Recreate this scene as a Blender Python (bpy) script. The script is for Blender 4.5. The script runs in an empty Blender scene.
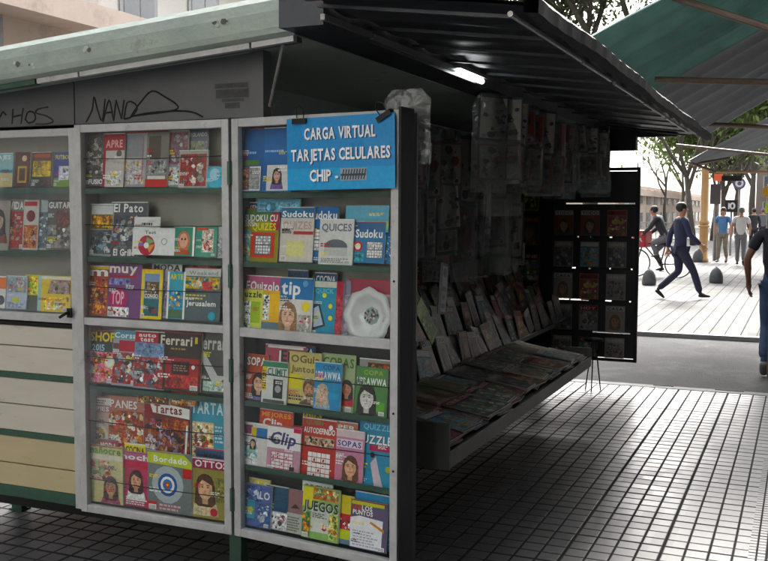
import bpy, math, random
import numpy as np
from mathutils import Matrix, Vector
R_ = math.radians
SC = bpy.context.scene
COL = SC.collection
rnd = random.Random(7)

# ------------------------------------------------------------------ camera
CX, CY, CZ, YAW, PITCH, ROLL, FPX = 2.2598, -3.5678, 1.65, .4077, .0734, .0036, 972.4
CF = Vector((-math.sin(YAW)*math.cos(PITCH), math.cos(YAW)*math.cos(PITCH), -math.sin(PITCH)))
_r = Vector((math.cos(YAW), math.sin(YAW), 0)); _u = _r.cross(CF)
CR = _r*math.cos(ROLL)+_u*math.sin(ROLL); CU = -_r*math.sin(ROLL)+_u*math.cos(ROLL)
CP = Vector((CX, CY, CZ))
cd = bpy.data.cameras.new('camera'); cam = bpy.data.objects.new('camera', cd); COL.objects.link(cam)
m = Matrix.Identity(4)
for i in range(3):
    m[i][0] = CR[i]; m[i][1] = CU[i]; m[i][2] = -CF[i]; m[i][3] = CP[i]
cam.matrix_world = m
cd.sensor_width = 36; cd.lens = 36*FPX/768; cd.clip_end = 1500; cd.clip_start = .05
SC.camera = cam

# ------------------------------------------------------------------ sky, sun, exposure
SUN_EL, SUN_AZ = R_(40), R_(-4)          # azimuth measured from +Y towards +X
w = bpy.data.worlds.new('World'); SC.world = w; w.use_nodes = True
wn, wl = w.node_tree.nodes, w.node_tree.links
bg = wn['Background']
sky = wn.new('ShaderNodeTexSky'); sky.sky_type = 'NISHITA'; sky.sun_disc = False
sky.sun_elevation = SUN_EL; sky.sun_rotation = SUN_AZ
sky.dust_density = 6.0; sky.air_density = 1.0
hs = wn.new('ShaderNodeHueSaturation'); hs.inputs['Saturation'].default_value = .25
wl.new(sky.outputs[0], hs.inputs['Color']); wl.new(hs.outputs[0], bg.inputs['Color'])
bg.inputs['Strength'].default_value = .15
sd = bpy.data.lights.new('sun', 'SUN'); sd.energy = 1.3; sd.angle = R_(16); sd.color = (1, .95, .88)
sun = bpy.data.objects.new('sun', sd); COL.objects.link(sun)
sdir = Vector((math.sin(SUN_AZ)*math.cos(SUN_EL), math.cos(SUN_AZ)*math.cos(SUN_EL), math.sin(SUN_EL)))
sun.rotation_euler = sdir.to_track_quat('Z', 'Y').to_euler()
VS = SC.view_settings
VS.view_transform = 'Standard'; VS.look = 'None'; VS.gamma = 1; VS.use_curve_mapping = False
VS.exposure = 2.4

# ------------------------------------------------------------------ helpers
def ray(px, py): return CF + CR*((px-384)/FPX) - CU*((py-280.5)/FPX)
def at(px, py, X=None, Y=None, Z=None):
    d = ray(px, py)
    if X is not None: t = (X-CP.x)/d.x
    elif Y is not None: t = (Y-CP.y)/d.y
    else: t = (Z-CP.z)/d.z
    return CP + d*t
def tag(o, label=None, cat=None, group=None, kind=None):
    if label: o['label'] = label
    if cat: o['category'] = cat
    if group: o['group'] = group
    if kind: o['kind'] = kind
    return o
def empty(name, loc=(0, 0, 0), rz=0, parent=None):
    o = bpy.data.objects.new(name, None); COL.objects.link(o)
    o.location = loc; o.rotation_euler = (0, 0, rz); o.empty_display_size = .1
    if parent: o.parent = parent
    return o
def lin(c):
    return tuple(((x/12.92) if x <= .04045 else ((x+.055)/1.055)**2.4) for x in c)
def H(s, k=1.0):
    "hex 'rrggbb' -> linear rgb"
    return tuple(v*k for v in lin([int(s[i:i+2], 16)/255 for i in (0, 2, 4)]))

def nd(nt, t, **kw):
    n = nt.nodes.new(t)
    for k, v in kw.items():
        if k in n.inputs: n.inputs[k].default_value = v
        else: setattr(n, k, v)
    return n
def mth(nt, op, a, b=None, c=None):
    n = nt.nodes.new('ShaderNodeMath'); n.operation = op
    for i, v in enumerate((a, b, c)):
        if v is None: continue
        if isinstance(v, (int, float)): n.inputs[i].default_value = v
        else: nt.links.new(v, n.inputs[i])
    return n.outputs[0]
MATS = {}
def mat(name, col=(.5, .5, .5), rough=.6, metal=0, var=.25, scale=6, bump=.0, bscale=60, spec=.5, col2=None, coat=0, dirt=None, dscale=2.5, dth=.55, streak=1.0):
    """paint/metal/stone with two scales of tone variation, optional blotches of a second colour, roughness breakup and bump"""
    if name in MATS: return MATS[name]
    m = bpy.data.materials.new(name); m.use_nodes = True; nt = m.node_tree; L = nt.links
    b = nt.nodes['Principled BSDF']
    tc = nd(nt, 'ShaderNodeTexCoord'); mp = nd(nt, 'ShaderNodeMapping'); mp.inputs['Scale'].default_value = (1, 1, streak)
    L.new(tc.outputs['Object'], mp.inputs[0])
    n1 = nd(nt, 'ShaderNodeTexNoise', Scale=scale, Detail=6.0, Roughness=.65); L.new(mp.outputs[0], n1.inputs['Vector'])
    cr = nd(nt, 'ShaderNodeMix'); cr.data_type = 'RGBA'
    c2 = col2 if col2 else tuple(x*(1-var) for x in col)
    cr.inputs[6].default_value = (*c2, 1); cr.inputs[7].default_value = (*col, 1)
    f = mth(nt, 'MULTIPLY_ADD', n1.outputs[0], 3.0, -1.0); 
    fc = nd(nt, 'ShaderNodeClamp'); L.new(f, fc.inputs[0]); L.new(fc.outputs[0], cr.inputs[0])
    out = cr.outputs[2]
    if dirt:
        n2 = nd(nt, 'ShaderNodeTexNoise', Scale=dscale, Detail=8.0, Roughness=.7); L.new(mp.outputs[0], n2.inputs['Vector'])
        g = mth(nt, 'MULTIPLY', mth(nt, 'SUBTRACT', n2.outputs[0], dth), 9.0)
        gc = nd(nt, 'ShaderNodeClamp'); L.new(g, gc.inputs[0])
        mx = nd(nt, 'ShaderNodeMix'); mx.data_type = 'RGBA'; L.new(gc.outputs[0], mx.inputs[0])
        L.new(out, mx.inputs[6]); mx.inputs[7].default_value = (*dirt, 1); out = mx.outputs[2]
    L.new(out, b.inputs['Base Color'])
    r = mth(nt, 'MULTIPLY_ADD', n1.outputs[0], .3, rough-.15); L.new(r, b.inputs['Roughness'])
    b.inputs['Metallic'].default_value = metal
    b.inputs['Specular IOR Level'].default_value = spec
    if coat: b.inputs['Coat Weight'].default_value = coat; b.inputs['Coat Roughness'].default_value = .15
    if bump:
        n3 = nd(nt, 'ShaderNodeTexNoise', Scale=bscale, Detail=4.0); L.new(tc.outputs['Object'], n3.inputs['Vector'])
        bp = nd(nt, 'ShaderNodeBump', Strength=bump, Distance=.01); L.new(n3.outputs[0], bp.inputs['Height']); L.new(bp.outputs[0], b.inputs['Normal'])
    MATS[name] = m; return m

def print_mat(name='printed_paper', rough=.32, coat=.0):
    m = bpy.data.materials.new(name); m.use_nodes = True; nt = m.node_tree; L = nt.links
    b = nt.nodes['Principled BSDF']
    a = nd(nt, 'ShaderNodeVertexColor', layer_name='ink')
    tc = nd(nt, 'ShaderNodeTexCoord')
    n = nd(nt, 'ShaderNodeTexNoise', Scale=55.0, Detail=5.0, Roughness=.7); L.new(tc.outputs['Object'], n.inputs['Vector'])
    hsv = nd(nt, 'ShaderNodeHueSaturation')
    vo = nd(nt, 'ShaderNodeTexVoronoi', Scale=130.0); L.new(tc.outputs['Object'], vo.inputs['Vector'])
    sx = nd(nt, 'ShaderNodeSeparateColor'); L.new(vo.outputs['Color'], sx.inputs[0])
    ph = a.outputs['Alpha']
    v = mth(nt, 'ADD', mth(nt, 'MULTIPLY_ADD', n.outputs[0], .7, .75), mth(nt, 'MULTIPLY', mth(nt, 'MULTIPLY_ADD', n.outputs[0], 2.4, mth(nt, 'MULTIPLY_ADD', sx.outputs[0], .7, -1.6)), ph))
    hh = mth(nt, 'ADD', .5, mth(nt, 'MULTIPLY', mth(nt, 'SUBTRACT', sx.outputs[1], .5), mth(nt, 'MULTIPLY', ph, .07))); L.new(hh, hsv.inputs['Hue']); hsv.inputs['Saturation'].default_value = 1.15
    L.new(a.outputs[0], hsv.inputs['Color']); L.new(v, hsv.inputs['Value'])
    L.new(hsv.outputs[0], b.inputs['Base Color'])
    b.inputs['Roughness'].default_value = rough
    n2 = nd(nt, 'ShaderNodeTexNoise', Scale=9.0, Detail=2.0); L.new(tc.outputs['Object'], n2.inputs['Vector'])
    bp = nd(nt, 'ShaderNodeBump', Strength=.5, Distance=.012); L.new(n2.outputs[0], bp.inputs['Height']); L.new(bp.outputs[0], b.inputs['Normal'])
    return m

def glass_mat(name, tint=(.96, .98, .98), rough=.03, refl=.16, dirt=.012, bump=.03, bsc=2.2):
    m = bpy.data.materials.new(name); m.use_nodes = True; nt = m.node_tree; L = nt.links
    nt.nodes.remove(nt.nodes['Principled BSDF']); out = nt.nodes['Material Output']
    t = nd(nt, 'ShaderNodeBsdfTransparent', Color=(*tint, 1)); g = nd(nt, 'ShaderNodeBsdfGlossy', Color=(.9, .95, 1, 1), Roughness=rough)
    fr = nd(nt, 'ShaderNodeFresnel', IOR=1.52)
    f = mth(nt, 'MULTIPLY', fr.outputs[0], 1.7*refl)
    mx = nd(nt, 'ShaderNodeMixShader'); L.new(f, mx.inputs[0]); L.new(t.outputs[0], mx.inputs[1]); L.new(g.outputs[0], mx.inputs[2])
    tc = nd(nt, 'ShaderNodeTexCoord'); n = nd(nt, 'ShaderNodeTexNoise', Scale=3.0, Detail=8.0, Roughness=.75); L.new(tc.outputs['Object'], n.inputs['Vector'])
    d = nd(nt, 'ShaderNodeBsdfDiffuse', Color=(.5, .5, .48, 1)); m2 = nd(nt, 'ShaderNodeMixShader')
    L.new(mth(nt, 'MULTIPLY', n.outputs[0], dirt), m2.inputs[0]); L.new(mx.outputs[0], m2.inputs[1]); L.new(d.outputs[0], m2.inputs[2])
    n3 = nd(nt, 'ShaderNodeTexNoise', Scale=bsc, Detail=1.0); L.new(tc.outputs['Object'], n3.inputs['Vector'])
    bp = nd(nt, 'ShaderNodeBump', Strength=bump, Distance=.02); L.new(n3.outputs[0], bp.inputs['Height']); L.new(bp.outputs[0], g.inputs['Normal'])
    L.new(m2.outputs[0], out.inputs[0]); return m

class MB:
    def __init__(s): s.V = []; s.F = []; s.m = []; s.c = []; s.T = None; s.mi = 0; s.col = (1, 1, 1)
    def v(s, p):
        p = Vector(p)
        if s.T is not None: p = s.T @ p
        s.V.append(p[:]); return len(s.V)-1
    def f(s, idx): s.F.append(tuple(idx)); s.m.append(s.mi); s.c.append(s.col)
    def poly(s, pts): s.f([s.v(p) for p in pts])
    def box(s, a, b):
        x0, y0, z0 = a; x1, y1, z1 = b
        i = [s.v(p) for p in ((x0, y0, z0), (x1, y0, z0), (x1, y1, z0), (x0, y1, z0), (x0, y0, z1), (x1, y0, z1), (x1, y1, z1), (x0, y1, z1))]
        for q in ((0, 3, 2, 1), (4, 5, 6, 7), (0, 1, 5, 4), (1, 2, 6, 5), (2, 3, 7, 6), (3, 0, 4, 7)): s.f([i[k] for k in q])
    def bar(s, p, q, w, h, up=(0, 0, 1)):
        p = Vector(p); q = Vector(q); d = (q-p).normalized(); a = d.cross(Vector(up)).normalized(); b = a.cross(d)
        i = []
        for c in (p, q):
            for sx, sy in ((-1, -1), (1, -1), (1, 1), (-1, 1)): i.append(s.v(c+a*(w/2*sx)+b*(h/2*sy)))
        for k in ((3, 2, 1, 0), (4, 5, 6, 7), (0, 1, 5, 4), (1, 2, 6, 5), (2, 3, 7, 6), (3, 0, 4, 7)): s.f([i[j] for j in k])
    def tube(s, pts, r, n=8, cap=True):
        pts = [Vector(p) for p in pts]; rs = r if isinstance(r, (list, tuple)) else [r]*len(pts)
        prev = None; rings = []
        for k, p in enumerate(pts):
            d = (pts[min(k+1, len(pts)-1)]-pts[max(k-1, 0)]).normalized()
            if prev is None:
                a = d.cross(Vector((0, 0, 1)))
                if a.length < .05: a = d.cross(Vector((1, 0, 0)))
            else: a = prev - d*prev.dot(d)
            a.normalize(); prev = a; b = d.cross(a)
            rings.append([s.v(p+(a*math.cos(t*2*math.pi/n)+b*math.sin(t*2*math.pi/n))*rs[k]) for t in range(n)])
        for A, B in zip(rings, rings[1:]):
            for t in range(n): s.f((A[t], A[(t+1) % n], B[(t+1) % n], B[t]))
        if cap: s.f(rings[0][::-1]); s.f(rings[-1])
    def lathe(s, prof, c=(0, 0, 0), n=16, ax='z'):
        rings = []
        for r, z in prof:
            ring = []
            for t in range(n):
                a = t*2*math.pi/n; x, y = r*math.cos(a), r*math.sin(a)
                p = (x, y, z) if ax == 'z' else ((x, z, y) if ax == 'y' else (z, x, y))
                ring.append(s.v(Vector(c)+Vector(p)))
            rings.append(ring)
        for A, B in zip(rings, rings[1:]):
            for t in range(n): s.f((A[t], A[(t+1) % n], B[(t+1) % n], B[t]))
        s.f(rings[0][::-1]); s.f(rings[-1])
    def ell(s, c, rx, ry, rz, n=12):
        s.lathe([(math.sin(math.pi*k/8)+1e-3, -math.cos(math.pi*k/8)) for k in range(9)], n=n) if False else None
        rings = []
        for k in range(1, 8):
            ph = math.pi*k/8
            rings.append([s.v((c[0]+rx*math.sin(ph)*math.cos(t*2*math.pi/n), c[1]+ry*math.sin(ph)*math.sin(t*2*math.pi/n), c[2]-rz*math.cos(ph))) for t in range(n)])
        for A, B in zip(rings, rings[1:]):
            for t in range(n): s.f((A[t], A[(t+1) % n], B[(t+1) % n], B[t]))
        s.f(rings[0][::-1]); s.f(rings[-1])
    def grid(s, fn, nu, nv):
        I = [[s.v(fn(i/nu, j/nv)) for j in range(nv+1)] for i in range(nu+1)]
        for i in range(nu):
            for j in range(nv): s.f((I[i][j], I[i+1][j], I[i+1][j+1], I[i][j+1]))
    def mesh(s, name, mats, smooth=False):
        me = bpy.data.meshes.new(name); me.from_pydata(s.V, [], s.F)
        for x in (mats if isinstance(mats, (list, tuple)) else [mats]): me.materials.append(x)
        me.polygons.foreach_set('material_index', s.m)
        if any(c != (1, 1, 1) for c in s.c):
            at_ = me.color_attributes.new('ink', 'FLOAT_COLOR', 'CORNER')
            arr = []
            for p, c in zip(me.polygons, s.c): arr += [c[0], c[1], c[2], (c[3] if len(c) > 3 else 0)]*p.loop_total
            at_.data.foreach_set('color', arr)
        if smooth: me.polygons.foreach_set('use_smooth', [True]*len(me.polygons))
        me.update(); return me
    def build(s, name, mats, parent=None, smooth=False, loc=None):
        o = bpy.data.objects.new(name, s.mesh(name, mats, smooth)); COL.objects.link(o)
        if parent: o.parent = parent
        if loc is not None: o.location = loc
        return o
def bevel(o, w=.004, seg=2):
    b = o.modifiers.new('bevel', 'BEVEL'); b.width = w; b.segments = seg; b.limit_method = 'ANGLE'; return o
def copy_tree(o, parent=None):
    c = o.copy(); COL.objects.link(c)
    if parent: c.parent = parent
    for ch in list(o.children): copy_tree(ch, c)
    return c

# ---- glyphs: each character once as a small flat mesh, then laid out into covers
GL = {}
def glyph(ch):
    if ch in GL: return GL[ch]
    cu = bpy.data.curves.new('g', 'FONT'); cu.body = ch; cu.resolution_u = 2; cu.offset = .028
    o = bpy.data.objects.new('g', cu); COL.objects.link(o)
    dg = bpy.context.evaluated_depsgraph_get(); dg.update()
    me = o.evaluated_get(dg).to_mesh()
    vs = [(v.co.x, v.co.y) for v in me.vertices]; fs = [tuple(p.vertices) for p in me.polygons]
    o.evaluated_get(dg).to_mesh_clear()
    bpy.data.objects.remove(o); bpy.data.curves.remove(cu)
    if vs:
        x0 = min(v[0] for v in vs); x1 = max(v[0] for v in vs)
        vs = [(v[0]-x0, v[1]) for v in vs]; GL[ch] = (vs, fs, x1-x0)
    else: GL[ch] = ([], [], .28)
    return GL[ch]

class Cover:
    """prints on a sheet w x h; local frame x right, z up, front faces -y. every layer of ink sits a hair proud of the last"""
    def __init__(s, w, h, th=.006, page=(.75, .74, .7), base=(.8, .8, .8)):
        s.w, s.h = w, h; s.b = MB(); s.k = 0
        s.b.col = page; s.b.box((0, 0, 0), (w, th, h))
        s.rect(0, 0, 1, 1, base, 0)
    def P(s, u, v, k): return (u*s.w, -.0005-.00028*k, v*s.h)
    def up(s): s.k += 1
    def rect(s, u0, v0, u1, v1, c, adv=1, skew=0):
        s.k += adv; s.b.col = c
        s.b.poly([s.P(u0, v0, s.k), s.P(u1, v0, s.k), s.P(u1+skew, v1, s.k), s.P(u0+skew, v1, s.k)])
    def pl(s, pts, c):
        s.k += 1; s.b.col = c; s.b.poly([s.P(u, v, s.k) for u, v in pts])
    def disc(s, u, v, r, c, ry=None, n=14, adv=1, a=0):
        s.k += adv; s.b.col = c; ry = ry if ry else r*s.w/s.h
        pts = []
        for t in range(n):
            x = r*math.cos(t*2*math.pi/n); y = ry*math.sin(t*2*math.pi/n)
            pts.append(s.P(u+x, v+y, s.k))
        s.b.poly(pts)
    def text(s, t, u0, v0, u1, v1, c, shadow=None, slant=0):
        if shadow: s.text(t, u0+.012, v0-.012, u1+.012, v1-.012, shadow, None, slant)
        s.k += 1; s.b.col = c
        gs = [glyph(ch) for ch in t]; gap = .07
        tot = sum(g[2] for g in gs)+gap*(len(gs)-1)
        low = any(ch in 'gjpqy' for ch in t); capH = .72 if any(ch.isupper() or ch.isdigit() or ch in 'bdfhklt' for ch in t) else .53
        y0 = -.2 if low else 0
        sx = (u1-u0)/tot; sy = (v1-v0)/(capH-y0); x = 0
        for vs, fs, wd in gs:
            if vs:
                ids = [s.b.v(s.P(u0+(x+a+slant*b_)*sx, v0+(b_-y0)*sy, s.k)) for a, b_ in vs]
                for f in fs: s.b.f([ids[i] for i in f])
            x += wd+gap
    def blobs(s, u0, v0, u1, v1, pal, n=16, r=.12, rg=rnd):
        s.b.col = (*rg.choice(pal)[:3], 1); s.k += 1; s.b.poly([s.P(u0, v0, s.k), s.P(u1, v0, s.k), s.P(u1, v1, s.k), s.P(u0, v1, s.k)])
        for i in range(int(n*2.4)):
            a = rg.uniform(.3, 1)*r*(1 if i < n else .55)
            u = rg.uniform(u0+a*.6, u1-a*.6); v = rg.uniform(v0+a*.5, v1-a*.5)
            c = rg.choice(pal); k = rg.uniform(.55, 1.3)
            s.k += .12; s.b.col = tuple(x*k for x in c[:3])+(1,); pts = []
            n_ = 8; ph = rg.random()*6
            for t in range(n_):
                q = a*rg.uniform(.7, 1.1)
                pts.append(s.P(min(max(u+q*math.cos(t*6.283/n_+ph), u0), u1), min(max(v+q*s.w/s.h*math.sin(t*6.283/n_+ph), v0), v1), s.k))
            s.b.poly(pts)
        s.k = math.ceil(s.k)
    def lines(s, u0, v0, u1, v1, n, c, rg=rnd):
        s.k += 1; s.b.col = c; hh = (v1-v0)/n
        for i in range(n):
            x = u0; e = u0+(u1-u0)*rg.uniform(.6, 1)
            while x < e:
                wd = rg.uniform(.03, .1)
                s.b.poly([s.P(x, v0+i*hh, s.k), s.P(min(x+wd, u1), v0+i*hh, s.k), s.P(min(x+wd, u1), v0+i*hh+hh*.55, s.k), s.P(x, v0+i*hh+hh*.55, s.k)])
                x += wd+.022
    def sudoku(s, u0, v0, u1, v1, n=6, bgc=(.8, .8, .8), c=(.08, .08, .1), fill=.3, rg=rnd):
        s.rect(u0, v0, u1, v1, bgc); s.k += 1; s.b.col = c
        for i in range(n+1):
            a = u0+(u1-u0)*i/n; b_ = v0+(v1-v0)*i/n; t = .006 if i % 3 else .011
            s.b.poly([s.P(a-t, v0, s.k), s.P(a+t, v0, s.k), s.P(a+t, v1, s.k), s.P(a-t, v1, s.k)])
            s.k += .2
            s.b.poly([s.P(u0, b_-t, s.k), s.P(u1, b_-t, s.k), s.P(u1, b_+t, s.k), s.P(u0, b_+t, s.k)]); s.k -= .2
        s.k += 1
        for i in range(n):
            for j in range(n):
                if rg.random() < fill:
                    a = u0+(u1-u0)*(i+.28)/n; b_ = v0+(v1-v0)*(j+.22)/n
                    s.b.poly([s.P(a, b_, s.k), s.P(a+(u1-u0)*.4/n, b_, s.k), s.P(a+(u1-u0)*.45/n, b_+(v1-v0)*.55/n, s.k), s.P(a+(u1-u0)*.1/n, b_+(v1-v0)*.55/n, s.k)])
    def face(s, u, v, r, skin=H('d9a98a'), hair=H('3a2418'), shirt=H('b03040'), long=True, tilt=0, beard=None):
        A = s.w/s.h
        def E(du, dv, ru, rv, c, n=16): s.disc(u+du*r+tilt*dv*r, v+dv*r*A, ru*r, (*c[:3], .5), rv*r*A, n)
        hair = (*hair[:3], .8); shirt = (*shirt[:3], .8)
        s.pl([(max(u-1.5*r, .01), max(v-2.6*r*A, .01)), (min(u+1.5*r, .99), max(v-2.6*r*A, .01)), (min(u+1.25*r, .99), v-1.45*r*A), (u+.4*r, v-1.05*r*A), (u-.4*r, v-1.05*r*A), (max(u-1.25*r, .01), v-1.45*r*A)], shirt)
        if long: s.pl([(u-1.05*r, v+.3*r*A), (u-1.15*r, v-1.5*r*A), (u-.7*r, v-1.75*r*A), (u+.7*r, v-1.75*r*A), (u+1.15*r, v-1.4*r*A), (u+1.05*r, v+.3*r*A), (u, v+.9*r*A)], hair)
        s.pl([(u-.3*r, v-1.5*r*A), (u+.3*r, v-1.5*r*A), (u+.32*r, v-.7*r*A), (u-.32*r, v-.7*r*A)], tuple(x*.8 for x in skin))
        E(0, .22, 1.0, 1.15, hair); E(0, -.05, .78, 1.05, skin); E(.34, -.15, .36, .7, tuple(x*.86 for x in skin)); E(-.12, -.1, .55, .82, tuple(min(x*1.06, 1) for x in skin))
        s.pl([(u-.8*r, v+.2*r*A), (u-.3*r, v+.78*r*A), (u+.8*r, v+.3*r*A), (u+.75*r, v+1.1*r*A), (u-.1*r, v+1.3*r*A), (u-.8*r, v+1.0*r*A)], hair)
        if beard: E(0, -.75, .55, .36, beard)
        for q in (-.3, .32):
            E(q, .1, .15, .09, tuple(x*.55 for x in skin), 8); E(q, .1, .07, .06, (.03, .02, .02), 8); E(q, .3, .2, .045, tuple(x*.5 for x in hair), 6)
        E(.03, -.25, .1, .16, tuple(x*.7 for x in skin), 6); E(.02, -.55, .25, .08, tuple(x*y for x, y in zip(skin, (.85, .5, .5))), 8); E(.02, -.53, .15, .025, tuple(x*1.1 for x in skin), 6)
PRINT = print_mat()
W_, K_ = (.78, .78, .76), (.03, .03, .035)
FOOD = [H('8a3a22'), H('c98b4a'), H('e0c9a0'), H('6b2a1a'), H('a85a30'), H('d8d2c4'), H('4e6a2c'), H('b8402c')]
MIX = [H('6a6a6c'), H('a09a94'), H('3a3a40'), H('8c5040'), H('c8c2b8'), H('4a5868')]
CARS = [H('8a9098'), H('c0c4c8'), H('30343c'), H('a83030'), H('e0e0e0'), H('546478')]
FLOR = [H('e8d040'), H('e890a8'), H('d04858'), H('f0e8d8'), H('508038'), H('a03050'), H('e8a040')]
SEA = [H('2a8ab0'), H('70c0d8'), H('e8e0c8'), H('3a6a50'), H('c8a060')]

# ------------------------------------------------------------------ materials
ALU = mat('weathered_white_aluminium', H('b6b8b8'), .45, .15, .22, 14, bump=.15, bscale=120, dirt=H('7e7f7d'), dscale=9, dth=.58)
GREEN = mat('dark_green_paint', H('2c5140'), .5, 0, .3, 12, dirt=H('1c2c24'), dscale=8, dth=.56, bump=.1)
MINT = mat('weathered_mint_paint', H('9aa59a'), .6, 0, .12, 5, bump=.4, bscale=30, dirt=H('6f7a70'), dscale=5, dth=.6, col2=H('84928a'))
GREYW = mat('grey_painted_sheet', H('55575a'), .5, .0, .18, 3, bump=.12, bscale=20, dirt=H('47494b'), dscale=2.2, dth=.55)
DARKM = mat('dark_sheet_metal', H('3d4147'), .42, .3, .35, 4, bump=.25, bscale=14, dirt=H('24262a'), dscale=3)
BLACKM = mat('black_metal', H('16171a'), .45, .3, .4, 9, bump=.1)
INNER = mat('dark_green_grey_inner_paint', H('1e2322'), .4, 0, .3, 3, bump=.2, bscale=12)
CREAM = mat('cream_painted_board', H('bcb8ab'), .55, 0, .1, 3, dirt=H('9d998c'), dscale=5, dth=.6, bump=.1, bscale=60, streak=4)
TAN = mat('yellowed_painted_board', H('b3a582'), .55, 0, .1, 3, dirt=H('988a6a'), dscale=5, dth=.6, bump=.1, bscale=60, streak=4)
BACKB = mat('beige_back_board', H('98968c'), .6, 0, .12, 4, dirt=H('85837a'), dscale=4)
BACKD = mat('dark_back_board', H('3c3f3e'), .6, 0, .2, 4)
GLASS = glass_mat('window_glass')
GAPM = mat('dark_gap_putty', H('1a1a1a'), .8)
STEEL = mat('galvanised_pipe', H('8f8e8c'), .4, .6, .3, 12)
RUST = mat('brown_painted_pipe', H('6d5a50'), .55, .2, .3, 12)
INK = mat('black_marker', H('101014'), .6)
PLAST = glass_mat('crinkled_plastic', (.84, .88, .86), .25, .7, .2, 1.0, 22.0)

# ------------------------------------------------------------------ ground
def tile_mat(name, pitch=.107, major=4, base=(.066, .066, .069), line=(.018, .018, .019), rough=.36, lw=.09, pale=None, spec=.8):
    m = bpy.data.materials.new(name); m.use_nodes = True; nt = m.node_tree; L = nt.links; b = nt.nodes['Principled BSDF']
    tc = nd(nt, 'ShaderNodeTexCoord'); sp = nd(nt, 'ShaderNodeSeparateXYZ'); L.new(tc.outputs['Object'], sp.inputs[0])
    wob = nd(nt, 'ShaderNodeTexNoise', Scale=1.2, Detail=2.0); L.new(tc.outputs['Object'], wob.inputs['Vector'])
    def groove(c, p, wd, off=0):
        q = mth(nt, 'FRACT', mth(nt, 'ADD', mth(nt, 'DIVIDE', c, p), off))
        d = mth(nt, 'ABSOLUTE', mth(nt, 'SUBTRACT', q, .5))
        mr = nd(nt, 'ShaderNodeMapRange'); mr.interpolation_type = 'SMOOTHSTEP'
        L.new(d, mr.inputs[0]); mr.inputs[1].default_value = .5-wd; mr.inputs[2].default_value = .5-wd*.35
        return mr.outputs[0]
    gx = groove(sp.outputs[0], pitch, lw*.9, .37); gy = mth(nt, 'MULTIPLY', groove(sp.outputs[1], pitch, lw*1.1, .1), .9)
    gM = groove(sp.outputs[1], pitch*major, lw/major*1.5, .1/major); gN = groove(sp.outputs[0], pitch*major, lw/major*1.3, .37/major)
    g = mth(nt, 'MAXIMUM', mth(nt, 'MAXIMUM', gx, gy), mth(nt, 'MAXIMUM', gM, gN))
    fl = nd(nt, 'ShaderNodeVectorMath', operation='FLOOR'); sc = nd(nt, 'ShaderNodeVectorMath', operation='SCALE'); sc.inputs[3].default_value = 1/(pitch*major)
    L.new(tc.outputs['Object'], sc.inputs[0]); L.new(sc.outputs[0], fl.inputs[0])
    wn_ = nd(nt, 'ShaderNodeTexWhiteNoise'); wn_.noise_dimensions = '3D'; L.new(fl.outputs[0], wn_.inputs['Vector'])
    fl2 = nd(nt, 'ShaderNodeVectorMath', operation='FLOOR'); sc2 = nd(nt, 'ShaderNodeVectorMath', operation='SCALE'); sc2.inputs[3].default_value = 1/pitch
    L.new(tc.outputs['Object'], sc2.inputs[0]); L.new(sc2.outputs[0], fl2.inputs[0])
    wn2 = nd(nt, 'ShaderNodeTexWhiteNoise'); wn2.noise_dimensions = '3D'; L.new(fl2.outputs[0], wn2.inputs['Vector'])
    big = nd(nt, 'ShaderNodeTexNoise', Scale=.9, Detail=9.0, Roughness=.65); L.new(tc.outputs['Object'], big.inputs['Vector'])
    v = mth(nt, 'ADD', mth(nt, 'MULTIPLY_ADD', wn_.outputs[0], .42, .48), mth(nt, 'ADD', mth(nt, 'MULTIPLY', wn2.outputs[0], .18), mth(nt, 'MULTIPLY', big.outputs[0], .5)))
    h = nd(nt, 'ShaderNodeHueSaturation', Color=(*base, 1)); L.new(v, h.inputs['Value'])
    mx = nd(nt, 'ShaderNodeMix'); mx.data_type = 'RGBA'; L.new(g, mx.inputs[0]); L.new(h.outputs[0], mx.inputs[6]); mx.inputs[7].default_value = (*line, 1)
    L.new(mx.outputs[2], b.inputs['Base Color'])
    r = mth(nt, 'ADD', mth(nt, 'MULTIPLY_ADD', big.outputs[0], .25, rough-.14), mth(nt, 'MULTIPLY_ADD', g, .5, mth(nt, 'MULTIPLY', wn2.outputs[0], .08)))
    L.new(r, b.inputs['Roughness']); L.new(mth(nt, 'MULTIPLY', mth(nt, 'SUBTRACT', 1.0, mth(nt, 'MULTIPLY', g, .9)), spec), b.inputs['Specular IOR Level'])
    fine = nd(nt, 'ShaderNodeTexNoise', Scale=70.0, Detail=4.0); L.new(tc.outputs['Object'], fine.inputs['Vector'])
    hgt = mth(nt, 'ADD', mth(nt, 'MULTIPLY', g, -1.0), mth(nt, 'ADD', mth(nt, 'MULTIPLY', fine.outputs[0], .16), mth(nt, 'MULTIPLY', wn2.outputs[0], .12)))
    bp = nd(nt, 'ShaderNodeBump', Strength=.5, Distance=.003); L.new(hgt, bp.inputs['Height']); L.new(bp.outputs[0], b.inputs['Normal'])
    return m
TILE = tile_mat('ribbed_grey_floor_tile')
TILE2 = tile_mat('pale_plaza_tile', .2, 2, (.145, .143, .138), (.06, .06, .06), .8, .045, spec=.15)
TACT = tile_mat('fine_ribbed_tile', .045, 6, (.10, .10, .10), (.02, .02, .02), .4, .16)
ROADM = mat('worn_asphalt', (.062, .062, .064), .85, 0, .3, 5, bump=.6, bscale=90, dirt=(.085, .085, .085), dscale=1.2, dth=.5, spec=.15)
KERBM = mat('kerb_concrete', (.26, .26, .25), .7, 0, .25, 8, bump=.4)
def sheet(name, x0, y0, x1, y1, z, mt, kind='structure', zb=None):
    b = MB()
    if zb is None: b.poly([(x0, y0, z), (x1, y0, z), (x1, y1, z), (x0, y1, z)])
    else: b.box((x0, y0, zb), (x1, y1, z))
    return tag(b.build(name, mt), kind=kind)
KY0, KY1 = 5.78, 9.86
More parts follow.
